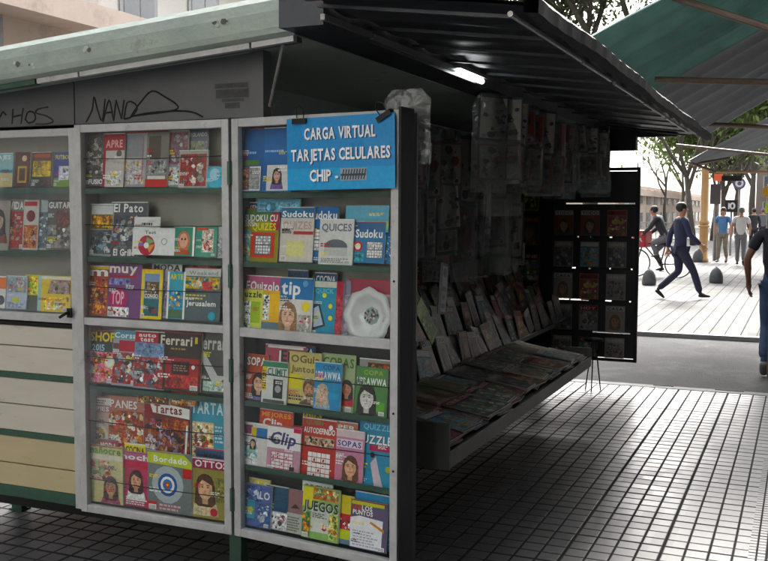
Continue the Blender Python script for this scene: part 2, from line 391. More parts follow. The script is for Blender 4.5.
sheet('ground', -400, -200, 400, 900, -.30, mat('far_ground', (.3, .3, .29), .8, bump=.2, bscale=3))
sheet('sidewalk', -14, -30, 14, KY0-.13, 0, TILE, zb=-.28)
sheet('kerb', -14, KY0-.13, 14, KY0, .004, KERBM, zb=-.28)
sheet('road', -60, KY0, 60, KY1, -.055, ROADM, zb=-.28)
sheet('far_kerb', -60, KY1, 60, KY1+.13, .002, KERBM, zb=-.28)
sheet('plaza_paving', -60, KY1+.13, 60, 220, 0, TILE2, zb=-.28)
tx = at(747, 561, Z=0).x
sheet('tactile_paving', tx, -6, tx+.42, 3.3, .004, TACT)
b = MB()
for pa, pb in ((651, 672), (716, 745)):
    A = at(pa, 388, Z=0); B = at(pb, 389, Z=0)
    b.box((A.x, KY0-.028, .003), (B.x, KY0+.004, .0085))
tag(b.build('drain_slot', GAPM), kind='structure')

# ------------------------------------------------------------------ the kiosk
L_, PW, ZB, ZT = 5.66, .836, .22, 2.03
kiosk = empty('newspaper_kiosk')
tag(kiosk, 'long metal newspaper kiosk with mint green roof edge, open front and glazed magazine doors', 'kiosk')
XB = -1.70
# carcass
b = MB(); b.box((-.80, .17, .24), (-.76, L_-.02, 2.30)); b.build('back_wall', INNER, kiosk)
b = MB(); b.box((XB, .17, .24), (XB+.03, L_, 2.16)); b.build('rear_wall', GREYW, kiosk)
b = MB(); b.box((XB+.03, .172, .20), (0, L_-.02, .238)); b.build('floor_panel', INNER, kiosk)
b = MB(); b.box((XB+.03, L_-.02, .20), (0, L_+.02, 2.285)); b.build('end_wall', INNER, kiosk)
# upper side wall over the doors
def zr(x): return 2.295+.080*x       # underside line of roof at X
b = MB()
for x0, x1 in ((XB, -.842), (-.836, .10)):
    b.poly([(x0, .012, ZT+.004), (x1, .012, ZT+.004), (x1, .012, zr(x1)+.02), (x0, .012, zr(x0)+.02)])
    b.poly([(x1, .05, ZT+.004), (x0, .05, ZT+.004), (x0, .05, zr(x0)+.02), (x1, .05, zr(x1)+.02)])
    b.poly([(x1, .012, ZT+.004), (x1, .05, ZT+.004), (x1, .05, zr(x1)+.02), (x1, .012, zr(x1)+.02)])
    b.poly([(x0, .05, ZT+.004), (x0, .012, ZT+.004), (x0, .012, zr(x0)+.02), (x0, .05, zr(x0)+.02)])
    b.poly([(x0, .012, ZT+.004), (x0, .05, ZT+.004), (x1, .05, ZT+.004), (x1, .012, ZT+.004)])
uw = b.build('upper_wall', GREYW, kiosk)
b = MB(); b.box((.104, -.002, ZT-.01), (.168, .06, 2.31)); b.build('corner_post', GREYW, kiosk)
b = MB(); b.box((-.006, .055, .20), (.03, .10, 2.30)); b.build('door_post', BLACKM, kiosk)
b = MB(); b.box((-.05, L_-.06, .2), (.055, L_-.022, 2.29)); b.build('far_post', BLACKM, kiosk)
# graffiti strokes, felt marker on the wall
def stroke(px, wd=.005):
    b = MB(); pts = [at(x, y, Y=.009) for x, y in px]
    b.tube([(p.x, .010, p.z) for p in pts], wd, 6); return b
def smoothp(p, n=4):
    out = []
    for i in range(len(p)-1):
        a, b_, c, d = p[max(i-1, 0)], p[i], p[i+1], p[min(i+2, len(p)-1)]
        for k in range(n):
            t = k/n; out.append(tuple(.5*((2*b_[j])+(-a[j]+c[j])*t+(2*a[j]-5*b_[j]+4*c[j]-d[j])*t*t+(-a[j]+3*b_[j]-3*c[j]+d[j])*t**3) for j in range(2)))
    return out+[p[-1]]
tag1 = [[(86, 122), (92, 110), (94, 97), (97, 108), (102, 121), (105, 99)], [(103, 122), (109, 100), (113, 119)], [(105, 113), (113, 112)], [(113.5, 121), (116, 100)], [(116, 100), (121.5, 119)], [(121.5, 119), (124, 100)],
        [(124, 119), (127, 103), (134, 103), (137, 109), (131, 117), (124, 119)], [(131, 116), (140, 103), (152, 91), (165, 97), (176, 104), (177, 109), (165, 112), (140, 115), (133, 116), (150, 113), (175, 111), (192, 112), (203, 117)]]
tag2 = [[(-4, 124), (1, 115), (3, 112), (6, 115)], [(12, 124), (13, 109)], [(13, 117), (21, 115)], [(21, 124), (23, 108)], [(25, 120), (28, 112), (34, 113), (35, 120), (29, 123), (25, 119)], [(48, 107), (38, 109), (36, 113), (46, 116), (53, 121), (46, 124), (36, 124)]]
for tg in (tag1, tag2):
    b = MB()
    for s_ in tg:
        pts = [at(x, y, Y=.011) for x, y in smoothp(s_)]
        b.tube([(p.x, .0115, p.z) for p in pts], .0042, 5)
    b.build('graffiti', INK, uw)
b = MB()
for x0, y0, x1, y1 in ((215, 84, 248, 87), (216, 90, 249, 97), (222, 99, 244, 101), (225, 103, 240, 108)):
    A = at(x0, y0, Y=.011); B = at(x1, y1, Y=.011); b.poly([(A.x, .010, B.z), (B.x, .010, B.z), (B.x, .010, A.z), (A.x, .010, A.z)])
b.build('faded_stamp', mat('faded_ink', H('404244'), .7, var=.5, scale=40), uw)
b = MB(); b.box((-.32, .11, 1.96), (-.30, 2.6, 2.30)); b.build('upper_inner_panel', mat('glossy_green_grey_sheet', H('a0b0a7'), .25, .1, .25, 3, bump=.3, bscale=10), kiosk)
# roof
YF, YE = -.20, L_+.12
b = MB()
prof = [(YF+.03, 0), (YF+.005, .012), (YF, .035), (YF+.004, .10), (YF+.02, .145), (YF+.06, .175), (YF+.16, .195), (YE, .205), (YE, .0)]
XS = [XB-.14, XB*.5, -.3, .41]
for i in range(len(XS)-1):
    xa, xb = XS[i], XS[i+1]
    for k in range(len(prof)):
        p, q = prof[k], prof[(k+1) % len(prof)]
        b.poly([(xb, p[0], zr(xb)+p[1]), (xa, p[0], zr(xa)+p[1]), (xa, q[0], zr(xa)+q[1]), (xb, q[0], zr(xb)+q[1])])
for x in (XS[0], XS[-1]):
    pts = [(x, p[0], zr(x)+p[1]) for p in prof]; b.poly(pts if x < 0 else pts[::-1])
roof = b.build('roof', MINT, kiosk)
b = MB()   # chipped paint spots
for px, py, r in ((87, 49, 6), (216, 25, 5), (224, 22, 5), (15, 64, 5), (32, 66, 4), (228, 21, 2)):
    b = MB()
    for k in range(3):
        c = at(px+rnd.uniform(-3, 3), py+rnd.uniform(-2, 2), Y=YF-.002); a = r*.0028*rnd.uniform(.4, 1); n = 9
        b.mi = 0 if k < 2 else 1
        b.poly([(c.x+a*1.3*math.cos(t*6.283/n)*rnd.uniform(.6, 1.1), YF-.0012-.0006*k, c.z+a*math.sin(t*6.283/n)*rnd.uniform(.6, 1.1)) for t in range(n)])
    b.build('paint_chip', [mat('bare_primer', H('b4bcb0'), .7), mat('old_rust', H('5c5a50'), .8)], roof)
# drip rail under the roof edge, in three lengths
b = MB()
for x0, x1 in ((XB-.1, -.905), (-.895, -.665), (-.655, .20), (.21, .40)):
    b.mi = 1 if x0 < -1 else 0
    b.bar((x0, YF+.05, zr(x0)-.012), (x1, YF+.05, zr(x1)-.012), .03, .022)
b.build('drip_rail', [ALU, GREEN], kiosk)
b = MB(); b.bar((XB-.1, YF+.085, zr(XB)-.004), (.40, YF+.085, zr(.4)-.006), .04, .03); b.build('eave_batten', mat('dim_green_batten', H('4c5a52'), .6), kiosk)
A = at(284, 40, Y=-.12); B = at(270, 106, Y=.0)
b = MB(); b.tube([A, B], .008, 8); b.build('stay_rod', STEEL, kiosk)
# lintel beam over the open front
LX = .60
b = MB(); b.box((.412, -.30, 2.33), (.60, 5.75, 2.47)); lint = b.build('lintel', DARKM, kiosk)
b = MB()
for y0, y1 in ((-.33, .10), (.112, 1.16)): b.bar((LX+.012, y0, 2.352), (LX+.012, y1, 2.356), .018, .022)
b.build('lintel_rail', STEEL, lint)
# canopy: the folded-up shutter
CXE = 1.46
b = MB()
def can(u, v):
    x = LX+.002+(CXE-LX-.002)*u; y = -.46+5.86*v
    return (x, y, 2.405-.108*u+.011*math.sin(y*2*math.pi/.47)+.004*math.sin(y*7+x*9))
b.grid(can, 10, 120)
b.grid(lambda u, v: (can(u, v)[0], can(u, v)[1], can(u, v)[2]+.012), 10, 120)
canopy = b.build('canopy', DARKM, kiosk, smooth=True)
for k in range(13):
    y = -.35+k*.47; b = MB(); b.bar((LX+.004, y, 2.388), (CXE-.13, y, 2.295), .022, .012); b.build('canopy_rib', DARKM, canopy)
b = MB()
segs = [(-.46, .62), (.66, 1.32), (1.42, 2.35), (2.4, 3.3), (3.4, 4.7)]
for y0, y1 in segs: b.tube([(CXE-.10, y0, 2.283), (CXE-.10, y1, 2.286)], .010, 8)
b.build('canopy_pipe', STEEL, canopy)
b = MB()
n = 90
def lip(u, v):
    y = -.62+5.92*v; j = .004*math.sin(y*1.9)+.0025*math.sin(y*5.3)+.001*math.sin(y*31); k = round(u*5)
    dx, dz = ((-.012, 2.252), (-.012, 2.325), (.01, 2.322), (.04, 2.295), (.038, 2.250), (-.012, 2.252))[k]
    return (CXE+dx+(j if k in (3, 4) else 0), y, dz+(j if k > 1 and k < 5 else 0))
b.grid(lip, 5, n)
b.build('canopy_lip', mat('dull_black_edge', H('1e1f22'), .75), canopy)
b = MB(); b.box((LX+.02, -.50, 2.38), (CXE, -.462, 2.46)); b.build('canopy_end_board', RUST, canopy)
b = MB(); b.box((LX+.005, 5.405, 2.30), (1.2, 5.44, 2.44)); b.build('canopy_end_plate', BLACKM, canopy)
b = MB(); b.box((.35, 5.30, 2.18), (.86, 5.42, 2.34)); b.build('shutter_housing', BLACKM, kiosk)
# lit tube lamp under the lintel
A = at(458, 71, X=LX+.03); B = at(482, 82, X=LX+.03)
lampm = bpy.data.materials.new('lit_tube'); lampm.use_nodes = True
e = lampm.node_tree.nodes['Principled BSDF']; e.inputs['Emission Color'].default_value = (.95, 1, 1, 1); e.inputs['Emission Strength'].default_value = 2.2
lamp = empty('tube_lamp', (LX+.03, (A.y+B.y)/2, A.z-.004)); tag(lamp, 'short lit white tube lamp under the front lintel of the kiosk', 'lamp')
hl = (B.y-A.y)/2
b = MB(); b.tube([(0, -hl, 0), (0, -.006, 0)], .014, 10); b.tube([(0, .006, 0), (0, hl, 0)], .014, 10); b.build('tube', lampm, lamp)
b = MB(); b.box((-.02, -hl-.02, .016), (.02, hl+.06, .034)); b.build('fixture', STEEL, lamp)
# legs
for x, y in ((-1.66, .42), (-1.66, L_-.4)):
    b = MB(); b.box((x-.02, y, .0), (x+.05, y+.05, .2)); b.box((x-.03, y-.01, .0), (x+.06, y+.06, .01)); b.build('leg', GREEN, kiosk)
for x, y in ((-.08, .10), (-.08, L_-.3)):
    b = MB(); b.box((x, y, 0), (x+.06, y+.06, .2)); b.build('leg', GREEN, kiosk)
b = MB(); b.box((XB+.04, .173, .13), (-.0, .215, .198)); b.box((-.04, .216, .13), (0, L_-.1, .198)); b.build('chassis_beam', BLACKM, kiosk)

# ------------------------------------------------------------------ door leaves (local frame: x along leaf, y inward, z up)
PAN = {}
class Panel:
    def __init__(s, name, ox, oy, rz, x1):
        s.rz = rz; s.o = Vector((ox, oy, 0)); s.M = Matrix.Translation(s.o) @ Matrix.Rotation(rz, 4, 'Z'); s.Mi = s.M.inverted(); s.w = x1; PAN[name] = s
    def uz(s, px, py, d):
        p = s.Mi @ CP; q = (s.Mi.to_3x3() @ ray(px, py)); t = (d-p.y)/q.y; r = p+q*t; return r.x, r.z
SW = .036
def frame_mb(w, z0, z1, rails, sw=SW):
    b = MB()
    b.box((0, 0, z0), (sw, .032, z1)); b.box((w-sw, 0, z0), (w, .032, z1))
    b.box((sw, .0012, z1-sw), (w-sw, .031, z1)); b.box((sw, .0012, z0), (w-sw, .031, z0+sw))
    for zz, hh in rails: b.box((sw, .0015, zz-hh/2), (w-sw, .0305, zz+hh/2))
    return b
def leaf(pan, rails, shelves, z0=ZB, z1=ZT, back=BACKB, back2=None, depth=.15, hinges=(), deep=None):
    root = empty('glass_door', pan.o, pan.rz, kiosk)
    fr = bevel(frame_mb(pan.w, z0, z1, rails).build('frame', ALU, root), .003)
    b = MB(); b.box((SW*.7, .014, z0+SW*.7), (pan.w-SW*.7, .018, z1-SW*.7)); b.build('glass_pane', GLASS, root)
    b = MB(); zz = rails[0][0]
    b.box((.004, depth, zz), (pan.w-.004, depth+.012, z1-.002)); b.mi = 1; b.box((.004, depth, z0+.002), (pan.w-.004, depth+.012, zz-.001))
    b.mi = 1; b.box((.002, .033, z0+.002), (.014, depth-.001, z1-.002)); b.box((pan.w-.014, .033, z0+.002), (pan.w-.002, depth-.001, z1-.002))
    b.box((.015, .034, z0+.002), (pan.w-.015, depth-.001, z0+.012)); b.box((.015, .034, z1-.014), (pan.w-.015, depth-.001, z1-.002))
    b.build('back_board', [back, back2 or back], root)
    for z in shelves:
        if z == deep: b = MB(); b.box((.016, .084, z-.014), (pan.w-.016, depth-.002, z)); b.build('shelf', GREEN, root); continue
        b = MB(); b.box((.016, .036, z-.014), (pan.w-.016, depth-.002, z)); b.box((.016, .034, z-.016), (pan.w-.016, .0355, z+.008)); b.build('shelf', GREEN, root)
    for hx, hz in hinges:
        b = MB(); b.box((hx-.012, -.010, hz-.045), (hx+.012, -.0005, hz+.045)); b.tube([(hx, -.010, hz-.045), (hx, -.010, hz+.045)], .007, 8); b.build('hinge', GREEN, root)
    return root
p1 = Panel('P1', -PW, 0, 0, PW-.006); ANG = math.atan2(-.0999, .8139)
p2 = Panel('P2', .008, 0, ANG, .82)
p0 = Panel('P0', -2*PW-.012, .012, 0, PW+.004)
def zq(p, x, y, d=.035): return p.uz(x, y, d)[1]
d1 = leaf(p1, [(zq(p1, 154, 325.5, 0), .034)], [zq(p1, 150, 190), zq(p1, 150, 260), zq(p1, 150, 393), zq(p1, 150, 457)], back=BACKB, back2=BACKB, deep=zq(p1, 150, 457))
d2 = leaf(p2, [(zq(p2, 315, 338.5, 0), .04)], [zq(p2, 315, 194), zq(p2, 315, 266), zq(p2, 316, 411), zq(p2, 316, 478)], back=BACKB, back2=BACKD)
for z in (.38, .95, 1.36, 1.80): b = MB(); b.box((-.018, -.006, z-.05), (.004, .012, z+.05)); b.tube([(-.007, -.006, z-.05), (-.007, -.006, z+.05)], .008, 8); b.build('hinge', GREEN, d2)
b = MB(); b.box((.821, -.004, ZB+.01), (.832, .10, ZT+.01)); b.build('edge_strip', BLACKM, d2)
b = MB()
for z in (1.9, 1.37, .62, .85): b.lathe([(.005, -.002), (.005, 0.0)], (p2.w-.018, -.001, z), 8, 'y')
b.build('rivet', BLACKM, d2)
# thin wires holding the magazines back
def wires(root, p, ys, x0, x1):
    for y in ys:
        z = zq(p, (x0+x1)/2, y, .022); b = MB()
        b.tube([(SW*.9, .022, z+.003), (p.w*.5, .021, z-.003), (p.w-SW*.9, .022, z+.003)], .0022, 6); b.build('retaining_wire', BLACKM, root)
wires(d1, p1, (158, 226, 290, 362, 428, 488), 80, 228); wires(d2, p2, (380, 446), 240, 390)
# glazed part and boarded part of the third leaf
root0 = empty('boarded_door', p0.o, 0, kiosk); zr0 = zq(p0, 30, 317, 0)
fb = MB(); w0 = p0.w; z0b, z1b = ZB+.005, ZT-.012
fb.box((0, 0, z0b), (SW, .032, z1b)); fb.box((w0-SW, 0, z0b), (w0, .032, z1b)); fb.box((SW, .0012, z1b-SW), (w0-SW, .031, z1b)); fb.box((SW, .0012, zr0-.02), (w0-SW, .031, zr0+.02))
bevel(fb.build('frame', ALU, root0), .003)
b = MB(); b.box((SW*.7, .014, zr0), (w0-SW*.7, .018, z1b-.02)); b.build('glass_pane', GLASS, root0)
b = MB(); b.box((.004, .15, zr0-.02), (w0-.004, .16, z1b)); b.box((.002, .033, zr0-.019), (.012, .149, z1b)); b.box((w0-.012, .033, zr0-.019), (w0-.002, .149, z1b)); b.build('back_board', BACKB, root0)
for y in (190, 253, 315):
    z = zq(p0, 34, y); b = MB(); b.box((.014, .036, z-.012), (w0-.014, .148, z)); b.box((.014, .034, z-.02), (w0-.014, .0355, z+.008)); b.build('shelf', GREEN, root0)
zz = [zq(p0, 35, y, 0) for y in (327, 347, 374, 380, 406, 433, 439, 466, 489, 500)]
def planks(za, zb, mt, name='board'):
    b = MB(); b.box((SW+.001, .006, zb+.0015), (w0-SW-.001, .03, za-.0015)); bevel(b.build(name, mt, root0), .002)
planks(zz[0], zz[1], CREAM); planks(zz[1]-.002, zz[2], CREAM); planks(zz[3], zz[4], CREAM); planks(zz[4]-.002, zz[5], CREAM); planks(zz[6], zz[7], TAN); planks(zz[7]-.002, zz[8], TAN)
for a, c in ((2, 3), (5, 6), (8, 9)):
    b = MB(); b.box((SW+.001, .001, zz[c]), (w0-SW-.001, .032, zz[a])); bevel(b.build('green_batten', GREEN, root0), .002)
b = MB(); b.box((.01, .034, z0b), (w0-.01, .06, zr0-.03)); b.build('backing', BLACKM, root0)
hx, hz = p1.uz(69, 313, -.01)
b = MB(); b.T = p1.M; b.box((hx-.012, -.012, hz-.022), (hx+.012, -.001, hz+.022)); b.tube([(hx, -.012, hz), (hx, -.03, hz), (hx-.035, -.034, hz-.02)], .007, 8); b.build('door_latch', BLACKM, kiosk)

# ------------------------------------------------------------------ magazines in the glass doors
GRP = 'magazines shown behind the glass doors of the kiosk'
def mag(pan, x0, yt, x1, yb, layer, base, art, label, th=.006, lean=.10, rzj=0, page=(.7, .69, .66), group=GRP):
    if pan == 'P1' and 448 < yb < 462: layer += 3; yt += 4; lean = .04
    if pan == 'P1' and yb > 505: lean = .02
    p = PAN[pan]; d = .046+.013*layer
    ua, za = p.uz(x0, yb, d); ub, _ = p.uz(x1, yb, d); _, zb_ = p.uz((x0+x1)/2, yb, d); _, zt_ = p.uz((x0+x1)/2, yt, d)
    w_, h_ = ub-ua, (zt_-zb_)/math.cos(lean)
    zc = ZB+.041
    if zb_ < zc: h_ -= zc-zb_; zb_ = zc
    c = Cover(w_, h_, th, page, base); art(c); rg = random.Random(hash((x0, yt, x1)) & 0xffff)
    if w_ > .10:
        c.k += 1
        for q in range(rg.randint(2, 4)):
            cc = rg.choice([W_, G('e8d848'), W_, K_, G('c03038')]); uu = rg.choice((.05, .05, .55)); vv = rg.uniform(.12, .68); c.lines(uu, vv, uu+rg.uniform(.22, .38), vv+rg.uniform(.05, .1), rg.randint(2, 3), cc, rg)
        if rg.random() < .5:
            uu = rg.choice((.04, .78)); c.rect(uu, .03, uu+.17, .11, W_); c.k += 1; c.b.col = K_
            for q in range(7): a = uu+.015+q*.021; c.b.poly([c.P(a, .035, c.k), c.P(a+.009, .035, c.k), c.P(a+.009, .095, c.k), c.P(a, .095, c.k)])
        c.rect(0, .985, 1, 1, rg.choice([W_, G('b03038'), base]))
        if lean: o_ = rg.uniform(-.025, .025)
    me = c.b.mesh('magazine', PRINT); o = bpy.data.objects.new('magazine', me); COL.objects.link(o)
    o.matrix_world = p.M @ Matrix.Translation((ua, d, zb_)) @ Matrix.Rotation(-lean, 4, 'X') @ Matrix.Rotation(rzj, 4, 'Y')
    tag(o, label, 'magazine', group); return o
def A_plain(t, tc, ty=(.8, .95), tx=(.06, .94), pal=MIX, n=16, r=.16, sh=None, box=(.04, .04, .96, .76), lines=None):
    def f(c):
        c.blobs(*box, pal, n, r)
        if t: c.text(t, tx[0], ty[0], tx[1], ty[1], tc, sh)
        if lines: c.lines(.08, .05, .7, .2, 3, lines)
    return f
def A_face(t, tc, ty=(.8, .95), band=None, face=(.5, .42, .24), tx=(.06, .94), under=None, **kw):
    def f(c):
        if under: under(c)
        if band: c.rect(0, ty[0]-.04, 1, 1, band)
        c.face(*face, **kw)
        if t: c.text(t, tx[0], ty[0], tx[1], ty[1], tc, K_ if sum(tc) > 1.2 else None)
        c.lines(.04, .04, .4, .16, 3, tc)
    return f
G = H
# ---- left glazed door (P0)
mag('P0', -12, 153, 12, 187, 0, G('8fb8c0'), lambda c: (c.rect(0, 0, 1, .4, G('c8b888')), c.rect(0, .42, 1, .5, G('3a8a98')), c.text('VIAJES', .1, .82, .9, .94, W_)), 'beach cover in pale blue and sand, leftmost on the top shelf behind the left glass')
mag('P0', 14, 152, 29, 187, 0, G('4a1c14'), lambda c: (c.rect(.2, .12, .8, .6, G('c89a30')), c.rect(.3, .18, .7, .54, G('4a2018')), c.disc(.62, .82, .16, G('e8c8a8'))), 'narrow dark red cover with a golden square frame and pale disc')
mag('P0', 31, 152, 51, 187, 1, G('3c2418'), lambda c: (c.blobs(.05, .3, .95, .75, [G('c8a030'), G('8a6a20'), G('d8b848')], 12, .2), c.rect(.1, .84, .9, .95, G('b04a20')), c.blobs(.05, .04, .95, .28, [G('5a3020'), G('2a1810')], 8, .15)), 'brown and gold illustrated cover under an orange title strip')
mag('P0', 53, 152, 70, 187, 0, G('28408c'), lambda c: (c.rect(0, 0, 1, .26, G('6a8a38')), c.blobs(.3, .2, .9, .6, [W_, G('d8d8e8'), G('30509c')], 8, .14), c.text('FUTBOL', .08, .8, .95, .92, G('e8e060'))), 'blue football cover with a white figure over green grass')
mag('P0', -14, 201, 8, 250, 0, G('9c948c'), A_face('', W_, face=(.5, .6, .3), skin=G('c8a890'), hair=G('2c1c18'), shirt=G('7a4038')), 'greyish portrait cover with dark curls, leftmost on the middle shelf of the left glass')
mag('P0', 7, 199, 23, 250, 1, G('7c726c'), A_plain('VIDA', W_, pal=[G('a89c90'), G('5a4a44'), G('b04038')]), 'grey brown photo cover half hidden behind the dark curls portrait')
mag('P0', 22, 200, 37, 250, 0, G('c8c4bc'), lambda c: (c.blobs(.05, .04, .95, .5, [G('e08040'), G('503830'), G('c86838'), G('a8a8a8')], 14, .2), c.disc(.5, .68, .3, G('7c3038')), c.rect(.06, .88, .9, .97, G('b83038'))), 'white edged cover with an orange glowing sunset photo')
mag('P0', 36, 200, 48, 250, 1, G('a8b0b0'), A_plain('', K_, pal=[G('d8dcdc'), G('687478'), G('c8ccd0')]), 'narrow silvery cover between the sunset cover and the title cover of the left glass')
mag('P0', 46, 200, 70, 250, 0, G('4c4846'), lambda c: (c.blobs(.03, .04, .97, .5, [G('c8c4bc'), G('888480'), G('3a3838')], 14, .2), c.blobs(.4, .45, .9, .8, [G('5a3434'), G('7c4444')], 8, .16), c.text('GUITAR', .05, .84, .96, .96, W_)), 'black and white band photo cover with white capital title at its top')
mag('P0', -10, 276, 5, 308, 0, G('dcdcd8'), lambda c: (c.rect(0, .6, 1, .95, G('e87830')), c.disc(.7, .25, .25, G('3a3c40'))), 'white cover with an orange top, leftmost on the low shelf of the left glass')
mag('P0', 6, 276, 26, 309, 0, G('b4bcd0'), lambda c: (c.blobs(.05, .5, .95, .95, [G('d8dce0'), G('90a8b0'), G('c08080')], 14, .14), c.rect(.3, .2, .65, .34, G('c8c840')), c.blobs(.05, .04, .95, .2, [G('a0a8c0')], 5, .14)), 'lilac grey cover with a small yellow label in its middle')
mag('P0', 24, 275, 38, 310, 1, G('d8c840'), lambda c: (c.blobs(.05, .45, .95, .95, [G('e8e050'), G('70a838'), G('e08030'), G('d84830')], 14, .2), c.rect(0, 0, 1, .42, G('4a5040'))), 'yellow and green children cover with a dark lower half')
mag('P0', 37, 276, 70, 312, 0, G('e4c43c'), lambda c: (c.rect(.03, .9, .97, .98, G('d8dcdc')), c.rect(0, 0, .1, 1, G('9cc0c0')), c.pl([(.3, .5), (.98, .5), (.98, .88), (.42, .88)], G('7c4a48')), c.blobs(.35, .5, .95, .86, [G('a8342c'), G('584850'), G('a09088')], 10, .12), c.disc(.9, .36, .06, G('8a6a30')), c.blobs(.2, .06, .9, .4, [G('f0d050'), G('e8a838'), G('f0f0e8')], 10, .12)), 'wide yellow cover with a red brown picture by the door latch')
# ---- middle door (P1)
mag('P1', 84, 134, 108, 186, 1, G('5c5c5a'), lambda c: (c.blobs(.04, .2, .96, .96, [G('8c8a86'), G('484846'), G('a8a6a0'), G('6a6866')], 20, .2), c.text('FUSION', .2, .04, .95, .13, W_)), 'grey photo cover with white words at its foot, leftmost on the top middle shelf')
mag('P1', 102, 133, 123, 187, 0, G('b8b4b0'), lambda c: (c.rect(0, .68, 1, 1, G('9c3038')), c.rect(0, 0, .12, 1, G('9c3038')), c.text('APRE', .1, .74, .9, .88, G('d8a8a8')), c.disc(.75, .62, .13, G('404448')), c.blobs(.2, .03, .9, .3, [G('c8c4c0'), G('70a080'), G('d8c060')], 8, .1)), 'pale cover with red title block and red left edge')
mag('P1', 121, 132, 145, 187, 1, G('98989a'), lambda c: (c.rect(.06, .55, .9, .95, G('84868a')), c.blobs(.1, .05, .9, .5, [G('b8b4b8'), G('c8a0a0'), G('d8c080')], 10, .14), c.rect(.84, .1, .88, .9, G('a87078'))), 'plain light grey cover with a thin pink line down its right side')
mag('P1', 145, 131, 167, 187, 0, G('74706a'), lambda c: (c.rect(.1, .5, .65, .92, G('4c4438')), c.blobs(.05, .22, .95, .5, [G('3c3c40'), G('8c8c90'), G('a8a8a4')], 12, .18), c.rect(0, 0, 1, .14, G('b84848')), c.rect(.1, .14, .9, .2, G('c8c8c4'))), 'brown grey cover with a red strip along its foot')
mag('P1', 166, 130, 187, 187, 1, G('868892'), lambda c: (c.blobs(.05, .4, .95, .96, [G('9c9ca8'), G('6a6c78'), G('8a5a60'), G('b0b0b8')], 16, .2), c.blobs(.05, .04, .95, .35, [G('c8ccc8'), G('3a3a40'), G('a83c3c')], 10, .16)), 'hazy grey lilac cover with a red blot near its foot, on the top middle shelf')
mag('P1', 178, 150, 207, 188, 0, G('a09c98'), lambda c: (c.blobs(.05, .05, .95, .9, [G('9c3838'), G('c8c0b8'), G('6a4840'), G('888880')], 22, .14), c.text('TU', .1, .1, .35, .4, G('8c2c2c'))), 'low crowded red and grey cover in front on the top shelf of the middle door')
mag('P1', 187, 129, 206, 187, 2, G('626472'), lambda c: (c.text('ROLANDO', .06, .88, .94, .95, G('c8c8c8')), c.blobs(.05, .1, .95, .8, [G('7c7c8c'), G('686a60'), G('90907c')], 12, .2)), 'dusky blue grey cover behind the crowded red one')
mag('P1', 205, 166, 226, 188, 0, G('3c90a8'), lambda c: (c.disc(.5, .5, .46, G('58b0c8')), c.disc(.45, .62, .25, G('a0c8d8'))), 'small turquoise booklet at the right end of the top shelf')
mag('P1', 89, 204, 112, 256, 1, G('8c9094'), lambda c: (c.rect(.04, .7, .96, .97, G('c8c8c4')), c.blobs(.04, .52, .96, .8, [G('d8962c'), G('e0a840'), G('7a5a30')], 12, .16), c.blobs(.04, .04, .96, .5, [G('4c5458'), G('708898'), G('38383a'), G('a8a8a8')], 16, .18)), 'cover with an orange yellow bus photo over dark pictures')
mag('P1', 110, 202, 146, 258, 1, G('54585c'), lambda c: (c.blobs(.03, .3, .97, .76, [G('8c98a8'), G('b0a898'), G('484c54'), G('c8c8c4')], 20, .14), c.blobs(.03, .02, .97, .3, [G('484848'), G('606468')], 10, .16), c.text('El Pato', .06, .82, .88, .97, W_, K_), c.text('El Grillo', .1, .04, .7, .16, W_)), 'tall dark cover with rounded white two word title above a town scene')
mag('P1', 134, 217, 160, 229, 1, G('d0d0ce'), lambda c: (c.lines(.3, .3, .7, .7, 1, K_),), 'small white card standing behind the colour wheel cover', th=.002)
mag('P1', 132, 228, 174, 255, 0, G('dcdcda'), lambda c: (c.disc(.34, .35, .2, G('b04050')), c.pl([(.34, .35), (.34, .66), (.53, .5)], G('70a870')), c.pl([(.34, .35), (.54, .4), (.42, .08)], G('e0a040')), c.pl([(.34, .35), (.15, .3), (.16, .52)], G('8868a0')), c.disc(.34, .35, .06, W_), c.disc(.76, .5, .07, G('9c9c9c')), c.disc(.76, .5, .05, W_), c.text('Test', .3, .78, .56, .9, G('606468'))), 'wide white cover with a round wheel of colour segments')
mag('P1', 173, 227, 194, 256, 0, G('3c8a74'), lambda c: (c.rect(.9, 0, 1, 1, W_), c.disc(.48, .5, .3, G('c87860'), .36), c.disc(.48, .52, .2, G('dca890'), .26), c.disc(.4, .58, .05, K_), c.disc(.56, .58, .05, K_), c.rect(.1, .05, .8, .2, G('b06848'))), 'teal cover with a terracotta carved face')
mag('P1', 195, 226, 216, 257, 0, G('44907c'), lambda c: (c.blobs(.3, .15, .85, .9, [G('d8c8b8'), G('a84840'), G('e8e0d8'), G('58686c')], 14, .16), c.rect(.05, .85, .6, .94, G('c86850'))), 'teal cover with a small dancing figure, beside the carved face')
mag('P1', 216, 226, 226, 258, 1, G('b8bcbc'), A_plain('', K_, pal=[G('e0e0e0'), G('a0a4a8')]), 'narrow pale cover at the right end of the second shelf of the middle door')
mag('P1', 87, 266, 107, 316, 1, G('98584c'), lambda c: (c.rect(0, .93, 1, 1, G('d8b040')), c.text('m', .06, .8, .96, .93, W_, G('a02030')), c.blobs(.04, .04, .96, .76, [G('b86850'), G('d8a878'), G('703838'), G('e0a040')], 20, .16)), 'warm red film cover with a big white letter m, leftmost on the third shelf')
mag('P1', 107, 265, 140, 318, 1, G('744c78'), lambda c: (c.text('muy', .02, .8, .86, .98, W_, G('c02838')), c.rect(.02, .76, .84, .8, G('b02838')), c.blobs(.02, .62, .66, .74, [G('48468c'), G('8c88b8')], 8, .08), c.disc(.32, .35, .28, G('b84870')), c.text('TOP', .12, .26, .5, .5, G('e8c0c8')), c.blobs(.02, .02, .66, .2, [W_, G('684060'), G('c06070')], 10, .08)), 'purple and pink cover with a huge white three letter title')
